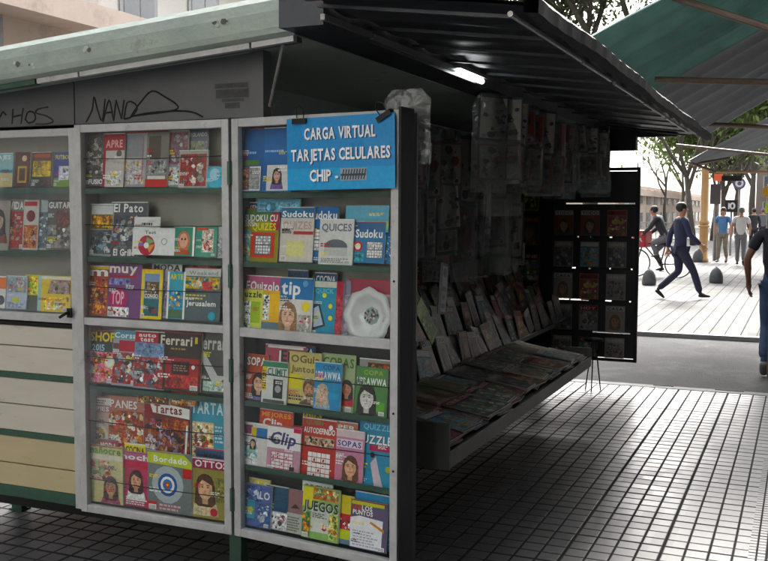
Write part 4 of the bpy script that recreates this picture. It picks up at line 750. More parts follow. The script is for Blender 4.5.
mag('P1', 205, 388, 224, 452, 3, G('d0a048'), lambda c: (c.rect(0, .8, 1, .98, rnd.choice([W_, G('b83038'), G('e0d048'), G('305078')])), c.text(rnd.choice(['SEMANA', 'NUEVA', 'SALUD', 'COCINA', 'RUTAS', 'MODA']), .06, .84, .94, .95, rnd.choice([K_, W_])), c.blobs(.04, .04, .96, .76, rnd.choice([FOOD, FLOR, SEA, CARS]), 10, .16)), 'mustard cover peeking out above the pale blue cookery cover')
# white bowl on the shelf
u, z = p2.uz(367, 316, .04)
bw = MB(); bw.T = p2.M @ Matrix.Translation((u, .048, z)) @ Matrix.Rotation(-.12, 4, 'X')
n = 32
def bowlr(r, t): return r*(1+.05*math.cos(8*t))
ring = []
for r, y in ((.108, .004), (.112, -.003), (.085, -.006), (.076, .004), (.06, .018), (.048, .026), (.035, .028)):
    ring.append([bw.v((bowlr(r, t*6.2832/n)*math.cos(t*6.2832/n), y, bowlr(r, t*6.2832/n)*math.sin(t*6.2832/n))) for t in range(n)])
for A, B in zip(ring, ring[1:]):
    for t in range(n): bw.f((A[t], A[(t+1) % n], B[(t+1) % n], B[t]))
o = bw.build('bowl', mat('white_plastic', H('d0d0ce'), .3, 0, .05), smooth=True); tag(o, 'white scalloped plastic bowl standing on its side on the third shelf of the right door', 'bowl')
bw = MB(); bw.T = p2.M @ Matrix.Translation((u, .048, z)) @ Matrix.Rotation(-.12, 4, 'X'); bw.lathe([(.036, .0285), (.036, .032)], n=24, ax='y'); bw.mi = 1
for k in range(26):
    a = rnd.random()*6.28; r = rnd.random()**.5*.03; bw.mi = rnd.choice((1, 2, 3)); bw.lathe([(.006, .026), (.0045, .0283)], (r*math.cos(a), -.0005*k/26, r*math.sin(a)), 6, 'y')
bw.build('picture_disc', [mat('pic_a', H('8fa8a4')), mat('pic_b', H('b05c68')), mat('pic_c', H('3c4a54')), mat('pic_d', H('d8d4cc'))], o)

# ---- blue sign on the right door
u0, z0 = p2.uz(288, 190.5, -.02); u1, _ = p2.uz(395.5, 190, -.02); _, z1 = p2.uz(343, 116.5, -.02)
sg = Cover(u1-u0, z1-z0, .004, G('1c5c90'), G('2880b8'))
sg.rect(.0, .0, 1, .3, G('2090c4'))
tw = (.72, .73, .74); sh = G('24405c')
sg.text('CARGA VIRTUAL', .17, .70, .83, .86, tw, sh); sg.text('TARJETAS CELULARES', .04, .41, .96, .57, tw, sh); sg.text('CHIP -', .22, .12, .49, .28, tw, sh)
sg.rect(.51, .115, .75, .285, G('8c98a0')); sg.k += 1; sg.b.col = G('303840')
for k in range(9):
    a = .52+k*.025; sg.b.poly([sg.P(a, .13, sg.k+k*.2), sg.P(a+.012, .13, sg.k+k*.2), sg.P(a+.03, .27, sg.k+k*.2), sg.P(a+.018, .27, sg.k+k*.2)])
sg.rect(.515, .18, .745, .21, G('303840'))
me = sg.b.mesh('sign', print_mat('printed_board', .4)); sign = bpy.data.objects.new('sign_board', me); COL.objects.link(sign)
sign.matrix_world = p2.M @ Matrix.Translation((u0, -.022, z0)) @ Matrix.Rotation(-.012, 4, 'Y')
tag(sign, 'blue sign offering phone credit and cards in white capitals, clipped to the right glass door', 'sign')
for px, py, ang, w_ in ((300, 118, 0, 'left'), (383, 113, -.5, 'right')):
    uu, zz_ = p2.uz(px, py, -.024); c = MB(); c.T = p2.M @ Matrix.Translation((uu, -.018, zz_)) @ Matrix.Rotation(ang, 4, 'Y')
    c.box((-.034, -.014, -.012), (.034, .034, -.002)); c.tube([(-.016, -.004, 0), (-.02, -.01, .03), (-.006, -.014, .045), (.006, -.014, .045), (.02, -.01, .03), (.016, -.004, 0)], .0025, 6); c.box((-.034, -.016, -.024), (.034, -.013, -.004))
    tag(c.build('binder_clip', BLACKM), 'black binder clip holding the %s end of the blue sign' % w_ + (', tilted' if w_ == 'right' else ''), 'clip', 'binder clips on the blue sign')

# ------------------------------------------------------------------ counter and stepped racks inside
cx0, cx1, cy0, cy1 = .62, .80, .575, 3.80
b = MB()
b.box((cx0, cy0, .455), (cx1, cy0+.012, .672)); b.box((cx1-.012, cy0+.0125, .46), (cx1, cy1, .535))
b.poly([(cx1-.013, cy0+.0125, .515), (cx1-.013, cy1, .515), (.0, cy1, .60), (.0, cy0+.0125, .60)]); b.box((cx0, cy1, .47), (cx1, cy1+.012, .6)); b.box((.0, cy0+.0128, .455), (cx1-.0125, cy1, .468))
bevel(b.build('counter', mat('grey_counter_sheet', H('5c5d5a'), .5, .1, .25, 5, bump=.15, dirt=H('4c4d4a'), dscale=4), kiosk), .003)
for k in range(5):
    X0 = .22-.19*k; Z0 = .60+.14*k; b = MB(); b.box((X0-.16, cy0+.02, Z0), (X0+.02, L_-.06, Z0+.012)); b.box((X0+.008, cy0+.02, Z0+.0125), (X0+.02, L_-.06, Z0+.035)); b.build('rack_step', INNER, kiosk)
# plain covers reused in the shade
PROTO = []
pals = [(G('a05848'), FOOD), (G('b0a890'), MIX), (G('4c6888'), SEA), (G('7c9048'), [G('b8c858'), G('506030')]), (G('c8c4bc'), [G('a09890'), G('585c64')]), (G('984050'), [G('c87080'), G('702838')]), (G('484c54'), CARS), (G('c89050'), FLOR), (G('6c7478'), MIX), (G('b8b0a8'), FOOD), (G('905c80'), FLOR), (G('3c5c58'), SEA)]
for i, (bc, pl_) in enumerate(pals):
    c = Cover(.2, .27, .007, (.6, .6, .58), bc)
    if i % 3: c.blobs(.03, .03, .97, .76, pl_, 16, .18)
    else: c.face(.5, .4, .26, G('c89878'), rnd.choice([G('38241c'), G('7c5c40')]), rnd.choice([bc for bc, _ in pals]))
    c.rect(.03, .8, .97, .97, rnd.choice([W_, G('b03038'), bc])); c.text(['TODO', 'GENTE', 'HOY', 'CASA', 'MUNDO', 'CINE'][i % 6], .1, .83, .9, .94, rnd.choice([W_, K_, G('d8c840')]))
    c.b.c = [tuple(.42*q+.10*sum(cc)/3 for q in cc) for cc in c.b.c]  # inks darkened and greyed, putting the kiosk's interior shade into the covers
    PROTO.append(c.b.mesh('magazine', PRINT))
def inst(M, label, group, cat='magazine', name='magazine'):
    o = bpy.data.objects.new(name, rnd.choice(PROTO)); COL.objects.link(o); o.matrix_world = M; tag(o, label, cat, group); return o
RZ90 = Matrix.Rotation(R_(90), 4, 'Z')
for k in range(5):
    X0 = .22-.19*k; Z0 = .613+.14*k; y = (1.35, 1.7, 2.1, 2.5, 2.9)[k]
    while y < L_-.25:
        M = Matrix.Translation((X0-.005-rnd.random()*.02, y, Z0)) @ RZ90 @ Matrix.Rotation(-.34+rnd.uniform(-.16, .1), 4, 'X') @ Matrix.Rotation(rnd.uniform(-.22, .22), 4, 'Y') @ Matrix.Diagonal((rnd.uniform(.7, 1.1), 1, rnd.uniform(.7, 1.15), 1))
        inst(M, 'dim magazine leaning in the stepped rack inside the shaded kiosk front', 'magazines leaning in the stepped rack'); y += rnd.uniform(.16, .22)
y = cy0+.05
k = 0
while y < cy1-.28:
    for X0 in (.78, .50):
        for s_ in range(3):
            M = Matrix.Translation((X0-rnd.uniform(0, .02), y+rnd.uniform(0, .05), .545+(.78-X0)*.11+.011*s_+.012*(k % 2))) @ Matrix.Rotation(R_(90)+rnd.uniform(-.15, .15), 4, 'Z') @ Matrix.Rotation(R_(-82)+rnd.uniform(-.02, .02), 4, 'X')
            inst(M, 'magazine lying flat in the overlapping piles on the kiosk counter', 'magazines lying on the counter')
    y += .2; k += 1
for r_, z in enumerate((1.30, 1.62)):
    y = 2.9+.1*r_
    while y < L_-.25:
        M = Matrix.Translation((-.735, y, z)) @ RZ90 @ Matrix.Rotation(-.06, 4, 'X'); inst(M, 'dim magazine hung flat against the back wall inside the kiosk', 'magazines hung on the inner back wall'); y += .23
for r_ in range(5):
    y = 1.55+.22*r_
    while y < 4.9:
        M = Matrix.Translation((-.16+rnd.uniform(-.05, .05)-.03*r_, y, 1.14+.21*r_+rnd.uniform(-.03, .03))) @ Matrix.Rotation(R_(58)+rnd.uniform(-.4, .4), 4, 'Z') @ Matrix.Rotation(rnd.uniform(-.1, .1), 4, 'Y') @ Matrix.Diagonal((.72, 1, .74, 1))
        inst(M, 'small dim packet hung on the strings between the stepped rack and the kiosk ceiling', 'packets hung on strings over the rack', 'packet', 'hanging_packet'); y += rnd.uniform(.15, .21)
# blue black paper sign pinned low in the rack
q = at(438, 262, X=.06); c = Cover(.16, .34, .003, K_, G('22283c')); c.rect(.3, .05, .92, .95, G('8c9098')); c.disc(.6, .82, .2, G('30343c')); c.lines(.36, .12, .86, .62, 3, G('30343c'))
o = bpy.data.objects.new('pinned_notice', c.b.mesh('pinned_notice', PRINT)); COL.objects.link(o); o.matrix_world = Matrix.Translation((.06, q.y, q.z-.34)) @ RZ90 @ Matrix.Rotation(.15, 4, 'Y'); tag(o, 'narrow black and white notice hanging in the shaded rack', 'notice')
q = at(432, 345, X=.16); c = Cover(.17, .26, .003, K_, G('98b838')); c.blobs(.05, .05, .95, .7, [G('c8d870'), G('507030')], 10, .2); c.text('CHACRA', .1, .8, .9, .92, W_)
o = bpy.data.objects.new('magazine', c.b.mesh('magazine', PRINT)); COL.objects.link(o); o.matrix_world = Matrix.Translation((.16, q.y, q.z)) @ RZ90 @ Matrix.Rotation(-.3, 4, 'X') @ Matrix.Rotation(-.45, 4, 'Y'); tag(o, 'lime green magazine tilted in the shaded rack behind the right door', 'magazine')
# end wall display inside
ew = empty('end_display', (0, 0, 0), 0, kiosk)
b = MB()
for z in (.95, 1.30, 1.62): b.box((-.74, L_-.16, z), (-.06, L_-.025, z+.014))
b.box((-.745, L_-.165, .9), (-.72, L_-.02, 1.98)); b.box((-.745, L_-.165, 1.98), (-.06, L_-.02, 2.0)); b.build('display_shelf', BLACKM, ew)
def endmag(x, z, w_, h_, base, pal, label, t):
    c = Cover(w_, h_, .008, K_, base); c.blobs(.05, .06, .95, .7, pal, 10, .16); c.text(t, .1, .78, .9, .93, W_)
    o = bpy.data.objects.new('magazine', c.b.mesh('magazine', PRINT)); COL.objects.link(o); o.matrix_world = Matrix.Translation((x, L_-.13, z)) @ Matrix.Rotation(-.12, 4, 'X'); tag(o, label, 'magazine')
endmag(-.66, 1.636, .38, .26, G('2c4470'), [G('4c6c9c'), G('2c3c60')], 'wide blue cover on the end shelf inside the kiosk', 'MAPAS')
endmag(-.26, 1.636, .19, .26, G('98902c'), [G('b8b040'), G('484420')], 'yellow cover on the end shelf inside the kiosk', 'GUIA')
for z in (.966, 1.316):
    for k in range(3): inst(Matrix.Translation((-.70+.22*k, L_-.12-.01*k, z)) @ Matrix.Rotation(-.12, 4, 'X'), 'dark magazine on the lower end shelves inside the kiosk', 'magazines on the inner end shelves')
# far leaf with its slits of light
fl = empty('far_door', (.02, L_-.0, 0), 0, kiosk); FW = PW-.005
b = frame_mb(FW, ZB, ZT+.015, [], .03); b.box((.005, .0, ZT+.015), (.02, .02, ZT+.06)); b.box((FW-.03, .0, ZT+.015), (FW-.02, .02, ZT+.055)); b.build('frame', BLACKM, fl)
zs = [at(600, y, Y=L_).z for y in (203.5, 237, 268.5, 300.5, 332)]
edges = [ZT-.015]+zs+[ZB+.03]
g = .011
for i in range(6):
    b = MB(); b.box((.031, .006, edges[i+1]+g/2+.001), (FW-.031, .02, edges[i]-g/2-.001)); b.build('back_panel', mat('far_panel_dark', H('1c1e24'), .5), fl)
holes = [[(565, 634)], [(577, 578.5), (590, 591), (609, 612), (631, 634)], [(572, 576), (589, 591), (609.5, 611), (631, 633)], [(553, 570), (571, 590), (606, 612.5), (630, 632)], [(594, 632)]]
for z, hh in zip(zs, holes):
    xs = [.031]
    for a, c in hh: xs += [at(a, 250, Y=L_).x-.02, at(c, 250, Y=L_).x-.02]
    xs.append(FW-.031); b = MB()
    for a, c in zip(xs[::2], xs[1::2]):
        if c > a+.002: b.box((a, .004, z-g/2-.002), (c, .022, z+g/2+.002))
    b.build('shelf_edge', BLACKM, fl)
for i in range(1, 6):
    for k in range(3):
        inst(Matrix.Translation((.06+.25*k, L_-.022-.01*(k % 2), edges[i+1]+.012 if i < 5 else ZB+.035)) @ Matrix.Rotation(-.02, 4, 'X') @ Matrix.Diagonal((.9, 1, .9 if i < 5 else .7, 1)), 'magazine on the dark far door of the kiosk', 'magazines on the far door')

# ------------------------------------------------------------------ plastic sleeves hanging from the lintel
def bag_mesh(w_, h_, seed):
    r = random.Random(seed); ph = [r.uniform(0, 6) for _ in range(6)]; b = MB()
    def fn(off):
        def f(u, v):
            x = (u-.5)*w_*(1-.25*(1-v)*.0-.35*max(0, v-.86)/.14); z = -h_*(1-v)
            y = off*math.sin(u*math.pi)*.014+.006*math.sin(5*u+ph[0]+3*v)+.003*math.sin(17*v+ph[1]+3*u)+.0015*math.sin(31*u+ph[2]+9*v)
            return (x+.002*math.sin(11*v+ph[3]), y, z)
        return f
    b.grid(fn(1), 8, 14); b.grid(fn(-1), 8, 14); return b.mesh('plastic_sleeve', PLAST, True)
BAGS = [bag_mesh(.17, .5, 1), bag_mesh(.2, .55, 2), bag_mesh(.15, .48, 3), bag_mesh(.22, .6, 4)]
BAGSC = []
for i in range(4):
    c = Cover(.13, .2+.05*(i % 2), .006, K_, rnd.choice([G('787470'), G('505860'), G('8c6860'), G('586850')])); c.blobs(.05, .05, .95, .95, MIX, 10, .2); c.b.c = [tuple(.55*q for q in cc[:3]) for cc in c.b.c]; BAGSC.append(c.b.mesh('comic', PRINT))  # comic inks scaled down to paint in the shade under the roof
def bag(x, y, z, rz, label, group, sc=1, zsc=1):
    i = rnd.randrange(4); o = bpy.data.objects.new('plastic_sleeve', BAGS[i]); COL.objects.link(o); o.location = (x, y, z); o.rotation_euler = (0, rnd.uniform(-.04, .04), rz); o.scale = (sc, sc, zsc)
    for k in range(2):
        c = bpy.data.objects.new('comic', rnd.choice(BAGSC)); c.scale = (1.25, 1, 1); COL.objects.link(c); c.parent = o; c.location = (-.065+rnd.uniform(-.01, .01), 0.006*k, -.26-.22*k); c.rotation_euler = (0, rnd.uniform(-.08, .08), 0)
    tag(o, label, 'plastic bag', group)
y = 1.9
while y < 5.35:
    bag(LX-.01+rnd.uniform(-.03, .03), y, 2.33-.01, R_(28)+rnd.uniform(-.5, .6), 'clear plastic sleeve of comics hanging from the dark front lintel', 'plastic sleeves hanging along the lintel', 1.15, rnd.uniform(.95, 1.15)*(1.05 if y < 3.2 else .88)); y += rnd.uniform(.10, .15)
y = 1.95
while y < 4.2:
    bag(.05+rnd.uniform(-.05, .05), y, 2.18, R_(30)+rnd.uniform(-.6, .6), 'long clear plastic sleeve hanging deep in the kiosk over the rack', 'plastic sleeves hanging over the inner rack', 1.05, rnd.uniform(1.3, 1.9)); y += rnd.uniform(.15, .22)
q = at(392, 78, X=.70); o = bpy.data.objects.new('plastic_bag', bag_mesh(.2, .3, 9)); COL.objects.link(o); o.location = (.72, -.02, q.z+.0); o.location = (.78, .09, 2.13); tag(o, 'crumpled clear plastic bag hung on the top corner of the right door', 'plastic bag')
b = MB(); b.tube([(0, 0, 0), (0, 4.0, 0)], .006, 6); o = b.build('hanging_rail', STEEL, kiosk, loc=(.05, 1.6, 2.19))
# thin wire stand beyond the counter
P = at(593, 390, Z=0); b = MB(); t = empty('wire_stand', (P.x, P.y, 0)); tag(t, 'thin dark wire stand on the pavement under the far end of the kiosk front', 'stand')
for dx, dy in ((-.07, 0), (.06, .04), (.0, -.08)):
    b = MB(); b.tube([(dx, dy, 0), (dx*.2, dy*.2, .46)], .006, 6); b.build('leg', BLACKM, t)
b = MB(); b.lathe([(.09, .455), (.09, .475)], n=16); b.build('top_plate', BLACKM, t)

# ------------------------------------------------------------------ awnings beyond the kiosk
def fabric(name, c, tr=.35):
    m = bpy.data.materials.new(name); m.use_nodes = True; nt = m.node_tree; L = nt.links; b_ = nt.nodes['Principled BSDF']; out = nt.nodes['Material Output']
    tc = nd(nt, 'ShaderNodeTexCoord'); n1 = nd(nt, 'ShaderNodeTexNoise', Scale=1.6, Detail=7.0, Roughness=.7); L.new(tc.outputs['Object'], n1.inputs['Vector'])
    h = nd(nt, 'ShaderNodeHueSaturation', Color=(*c, 1)); L.new(mth(nt, 'MULTIPLY_ADD', n1.outputs[0], 1.3, .3), h.inputs['Value'])
    L.new(h.outputs[0], b_.inputs['Base Color']); b_.inputs['Roughness'].default_value = .6
    t = nd(nt, 'ShaderNodeBsdfTranslucent'); L.new(h.outputs[0], t.inputs[0]); mx = nd(nt, 'ShaderNodeMixShader', Fac=tr)
    L.new(b_.outputs[0], mx.inputs[1]); L.new(t.outputs[0], mx.inputs[2]); L.new(mx.outputs[0], out.inputs[0]); return m
TEAL = fabric('teal_awning_sheet', G('64807b'), .38); GREYF = fabric('grey_awning_sheet', G('5a5f64'), .2)
def ruled(b, A0, A1, B0, B1, ext=2.6, nw=9, amp=.05, th=.02):
    A0, A1, B0, B1 = map(Vector, (A0, A1, B0, B1)); A1 = A0+(A1-A0)*ext; B1 = B0+(B1-B0)*ext
    for o in (0, th):
        b.grid(lambda u, v: (lambda p: (p.x, p.y, p.z+o+amp*(abs(math.sin(v*math.pi*nw))-.5)+.01*math.sin(u*9+v*31)))((A0.lerp(A1, u)).lerp(B0.lerp(B1, u), v)), 6, nw*10)
Y1, YM, Y2 = 6.3, 8.4, 12.6
aw = empty('awning', (0, 0, 0)); tag(aw, 'ribbed teal and grey tarpaulin awning on pipes, rising to the right beyond the kiosk', 'awning')
a0, a1 = at(585, 38, Y=Y1), at(654, 0, Y=Y1); m0, m1 = at(648, 91, Y=YM), at(753, 31, Y=YM); c0, c1 = at(703, 136, Y=Y2), at(768, 98, Y=Y2)
b = MB(); ruled(b, a0, a1, m0, m1, 3.2, 5, .09); b.build('teal_sheet', TEAL, aw, smooth=True)
b = MB(); ruled(b, m0, m1, c0, c1, 3.0, 7, .05); b.build('grey_sheet', GREYF, aw, smooth=True)
for (x0, y0, x1, y1, Y, r) in ((655, 79.5, 800, 83, 8.0, .035), (672, -3, 800, 38, 6.6, .035), (700, 124, 800, 128, 12.2, .035)):
    b = MB(); A = at(x0, y0, Y=Y); B = at(x1, y1, Y=Y); B = A+(B-A)*2.2; b.tube([A, B], r, 10); b.build('pipe', RUST, aw)
X_ = a0.lerp(a1, 3.2).x+.3
for Y in (6.6, 12.2):
    b = MB(); b.tube([(X_-.6, Y, 0), (X_-.6, Y, 3.4)], .045, 10); b.build('post', RUST, aw)
aw2 = empty('awning', (0, 0, 0)); tag(aw2, 'small dark grey tarpaulin far down the pavement, above the tan iron column', 'awning')
b = MB(); ruled(b, at(688, 161, Y=22), at(764, 119, Y=22), at(700, 165, Y=27), at(768, 145, Y=27), 1.7, 4, .05); b.build('sheet', GREYF, aw2, smooth=True)
for (x0, y0, x1, y1, Y) in ((676, 145, 790, 157, 21), (688, 162, 716, 172, 23), (716, 172, 790, 172, 24), (688, 165, 730, 158, 25)):
    b = MB(); b.tube([at(x0, y0, Y=Y), at(x1, y1, Y=Y)], .035, 8); b.build('pipe', RUST if y0 != 172 else mat('tan_pipe', G('b09070'), .6), aw2)
b = MB(); A = at(722, 176, Y=25); B = at(742, 181, Y=25); b.box((A.x, 24.9, B.z), (B.x, 25.1, A.z)); b.build('lamp_box', BLACKM, aw2)

sky_block_awning = empty('awning', (0, 0, 0)); tag(sky_block_awning, 'unseen grey tarpaulin awning added over the pavement to block sky light, right of the kiosk', 'awning')  # added out of view to keep sky light off the kiosk front
b = MB(); ruled(b, (2.75, -9, 2.75), (4.88, -9, 3.5), (2.75, 5.2, 2.75), (4.88, 5.2, 3.5), 1.0, 20, .05); b.build('sheet', GREYF, sky_block_awning, smooth=True)
for Y in (-9, -4.2, .5, 5.2):
    b = MB(); b.tube([(2.75, Y, 2.72), (4.88, Y, 3.46)], .025, 8); b.build('pipe', RUST, sky_block_awning)
    b = MB(); b.tube([(2.78, Y, 0), (2.78, Y, 2.72)], .025, 8); b.build('post', RUST, sky_block_awning)
# ------------------------------------------------------------------ tan column, bollards
P = at(703, 262, Z=0); col = empty('iron_column', P); tag(col, 'tan painted cast iron column with a ring collar on the plaza', 'column')
TANM = mat('tan_paint', G('b8915c'), .5, 0, .2, 5)
b = MB(); b.lathe([(.17, 0), (.17, .1), (.14, .14), (.135, 1.2), (.16, 1.22), (.16, 1.3), (.125, 1.34), (.11, 2.9), (.13, 2.93), (.13, 3.0)], n=20); b.build('shaft', TANM, col, smooth=True)
b = MB(); b.lathe([(.165, 1.1), (.175, 1.12), (.175, 1.16), (.165, 1.18)], n=20); b.build('collar', TANM, col, smooth=True)
BOLM = mat('dark_cast_concrete', G('55575a'), .55, 0, .3, 6, bump=.3)
bm = MB(); bm.lathe([(.2, 0), (.215, .03), (.22, .1), (.215, .2), (.19, .32), (.14, .42), (.075, .49), (.03, .515), (.012, .54)], n=24); bme = bm.mesh('bollard', BOLM, True)
for (px, py, sc, lb) in ((649, 285, .7, 'dark bullet shaped bollard in front of the bicycle, nearest the kiosk'), (716, 283, .7, 'dark bullet shaped bollard standing alone right of the suited man'), (698, 262, .8, 'dark bullet shaped bollard beside the tan iron column')):
    o = bpy.data.objects.new('bollard', bme); COL.objects.link(o); o.location = at(px, py, Z=0); o.scale = (sc, sc, sc); tag(o, lb, 'bollard', 'bollards on the plaza')

# ------------------------------------------------------------------ people
def skinned(pts, edges, mt, name, parent, sub=2):
    me = bpy.data.meshes.new('tmp'); ids = list(pts); ix = {k: i for i, k in enumerate(ids)}
    me.from_pydata([pts[k][0] for k in ids], [(ix[a], ix[b_]) for a, b_ in edges], [])
    o = bpy.data.objects.new('tmp', me); COL.objects.link(o); o.modifiers.new('s', 'SKIN'); s_ = o.modifiers.new('u', 'SUBSURF'); s_.levels = sub; s_.render_levels = sub
    sv = me.skin_vertices[0].data
    for i, k in enumerate(ids):
        r = pts[k][1]; sv[i].radius = r if isinstance(r, tuple) else (r, r)
    sv[0].use_root = True
    dg = bpy.context.evaluated_depsgraph_get(); dg.update(); m2 = bpy.data.meshes.new_from_object(o.evaluated_get(dg)); bpy.data.objects.remove(o); bpy.data.meshes.remove(me)
    m2.name = name; m2.materials.clear(); m2.materials.append(mt)
    for p in m2.polygons: p.use_smooth = True
    r = bpy.data.objects.new(name, m2); COL.objects.link(r); r.parent = parent; return r
def person(loc, rz, label, J, skin, hair, top, bottom, shoes, scale=1.0, sleeves='short', jacket=False, hairlong=False, fing=True):
    """J: joints in metres, x right, y forward. knees/ankles/elbows/wrists per side"""
    root = empty('person', loc, rz); root.scale = (scale,)*3; tag(root, label, 'person')
    V = Vector; pel = V(J.get('pel', (0, 0, .93))); che = V(J.get('che', (0, .01, 1.28))); nk = V(J.get('nk', (0, 0, 1.47))); hd = V(J.get('hd', (0, .02, 1.62)))
    pts = {'pel': (pel, (.13, .1)), 'wst': (pel.lerp(che, .45), (.125, .09)), 'che': (che, (.15, .1)), 'nb': (che.lerp(nk, .75), (.11, .075)), 'nk': (nk+V((0, .005, .01)), (.055, .055)), 'jaw': (hd-V((0, -.012, .06)), (.062, .07)), 'hd': (hd, (.074, .09)), 'top': (hd+V((0, -.01, .06)), (.062, .075))}
    ed = [('pel', 'wst'), ('wst', 'che'), ('che', 'nb'), ('nb', 'nk'), ('nk', 'jaw'), ('jaw', 'hd'), ('hd', 'top')]
    tp = {k: (pts[k][0], tuple(x+.014 for x in pts[k][1])) for k in ('che', 'wst', 'pel', 'nb')}; te = [('pel', 'wst'), ('wst', 'che'), ('che', 'nb')]
    bt = {'pel': (pel, (.132, .102))}; be = []
    tp['hem'] = (pel+V((0, 0, -.09)), (.158, .122)); te.append(('pel', 'hem'))
    if jacket:
        tp['hem'] = (pel+V((0, -.01, -.17)), (.165, .125)); tp['pel'] = (pel, (.155, .115)); tp['che'] = (che, (.175, .12))
    for s, n in ((-1, 'L'), (1, 'R')):
        sh = nb = che+V((s*.185, 0, .13)); el = V(J['el'+n]); wr = V(J['wr'+n]); ha = V(J['ha'+n]) if 'ha'+n in J else wr+(wr-el).normalized()*.09
        hp = pel+V((s*.085, 0, -.05)); kn = V(J['kn'+n]); an = V(J['an'+n]); to = V(J['to'+n])
        pts.update({'sh'+n: (sh, (.055, .055)), 'ua'+n: (sh.lerp(el, .5), .046), 'el'+n: (el, .038), 'fa'+n: (el.lerp(wr, .35), .04), 'wr'+n: (wr, (.026, .022)), 'pm'+n: (wr.lerp(ha, .6), (.036, .018)),
                    'hp'+n: (hp, .088), 'th'+n: (hp.lerp(kn, .5), .075), 'kn'+n: (kn, .053), 'ca'+n: (kn.lerp(an, .35), .054), 'an'+n: (an, .035), 'to'+n: (to, (.035, .022))})
        ed += [('nb', 'sh'+n), ('sh'+n, 'ua'+n), ('ua'+n, 'el'+n), ('el'+n, 'fa'+n), ('fa'+n, 'wr'+n), ('wr'+n, 'pm'+n), ('pel', 'hp'+n), ('hp'+n, 'th'+n), ('th'+n, 'kn'+n), ('kn'+n, 'ca'+n), ('ca'+n, 'an'+n), ('an'+n, 'to'+n)]
        if fing:
            d = (ha-wr).normalized(); fw = V((0, 1, 0)); fw = (fw-d*fw.dot(d)).normalized(); inn = d.cross(fw)*s
            kb = wr+d*.085
            for q, (o_, ln) in enumerate(((.033, .07), (.011, .082), (-.011, .075), (-.031, .058))):
                a = kb+fw*o_; b_ = a+d*ln*.5+fw*o_*.25+inn*-.006; c_ = b_+d*ln*.4-fw*.006*q+inn*-.022
                pts['f%d'%q+n] = (a, .0095); pts['g%d'%q+n] = (b_, .0095); pts['h%d'%q+n] = (c_, .0075); ed += [('pm'+n, 'f%d'%q+n), ('f%d'%q+n, 'g%d'%q+n), ('g%d'%q+n, 'h%d'%q+n)]
            a = wr+d*.03+fw*.03; pts['t0'+n] = (a, .012); pts['t1'+n] = (a+d*.035+fw*.018, .0105); pts['t2'+n] = (a+d*.065+fw*.016+inn*-.012, .008); ed += [('wr'+n, 't0'+n), ('t0'+n, 't1'+n), ('t1'+n, 't2'+n)]
        ex = .014 if jacket else .012
        tp.update({'sh'+n: (sh, .068 if jacket else .064)}); te.append(('nb', 'sh'+n))
        if sleeves == 'short': tp['ua'+n] = (sh.lerp(el, .68), .06); te.append(('sh'+n, 'ua'+n))
        else: tp['ua'+n] = (sh.lerp(el, .5), .062); tp['el'+n] = (el, .054); tp['fa'+n] = (el.lerp(wr, .5), .05); tp['wr'+n] = (el.lerp(wr, .95), .042); te += [('sh'+n, 'ua'+n), ('ua'+n, 'el'+n), ('el'+n, 'fa'+n), ('fa'+n, 'wr'+n)]
        bt.update({'hp'+n: (hp, .102), 'th'+n: (hp.lerp(kn, .5), .09), 'kn'+n: (kn, .07), 'ca'+n: (kn.lerp(an, .4), .068), 'an'+n: (kn.lerp(an, .93), .06)}); be += [('pel', 'hp'+n), ('hp'+n, 'th'+n), ('th'+n, 'kn'+n), ('kn'+n, 'ca'+n), ('ca'+n, 'an'+n)]
        hl = an+V((0, -.04, -.03)) if (to-an).y > -.5 else an
        dd = (to-an).normalized()
        skinned({'a': (an-dd*.045+V((0, 0, -.03)), (.042, .036)), 'b': (an.lerp(to, .5)+V((0, 0, -.01)), (.046, .036)), 'c': (to, (.045, .028)), 'd': (to+dd*.05, (.034, .02))}, [('a', 'b'), ('b', 'c'), ('c', 'd')], shoes, 'shoe', root, 1)
    bo = skinned(pts, ed, skin, 'body', root); bo.data.materials.append(top); bo.data.materials.append(bottom)
    names = list(pts); PP = np.array([tuple(pts[k][0]) for k in names]); covt = {'pel', 'wst', 'che', 'nb', 'shL', 'shR'} | ({'uaL', 'uaR', 'elL', 'elR', 'faL', 'faR'} if sleeves == 'long' else set()); covb = {a+b_ for a in ('hp', 'th', 'kn', 'ca', 'an') for b_ in 'LR'}
    for pg in bo.data.polygons:
        k = names[int(((PP-np.array(tuple(pg.center)))**2).sum(1).argmin())]
        pg.material_index = 1 if k in covt else (2 if k in covb else 0)
    skinned(tp, te, top, 'jacket' if jacket else 'shirt', root); skinned(bt, be, bottom, 'trousers', root)
    # hair cap, face
    b = MB(); b.ell(hd+Vector((0, -.022, .035)), .088, .102, .098, 16); b.build('hair', hair, root, True)
    b = MB(); b.ell(hd+Vector((0, .098, -.02)), .011, .016, .02, 8); b.ell(hd+Vector((.078, .0, -.02)), .012, .022, .03, 8); b.ell(hd+Vector((-.078, .0, -.02)), .012, .022, .03, 8); b.build('nose_and_ears', skin, root, True)
    b = MB(); b.ell(hd+Vector((.03, .083, .005)), .012, .008, .007, 8); b.ell(hd+Vector((-.03, .083, .005)), .012, .008, .007, 8); b.build('eyes', INK, root, True)
    b = MB(); b.ell(hd+Vector((0, .086, -.062)), .024, .008, .006, 8); b.build('mouth', mat('lip', G('8c4a44')), root, True)
    return root
SK1 = mat('skin_tan', G('a87a60'), .5, 0, .08); SK2 = mat('skin_brown', G('7c5644'), .5, 0, .1); HB = mat('hair_black', G('1c1a1a'), .5, 0, .4, 30); HG = mat('hair_grey', G('686460'), .6, 0, .3, 30)
NAVY = mat('navy_suit_wool', G('23294a'), .75, 0, .25, 12, bump=.2); NAVY2 = mat('navy_suit_trousers', G('20243f'), .75, 0, .25, 12, bump=.2)
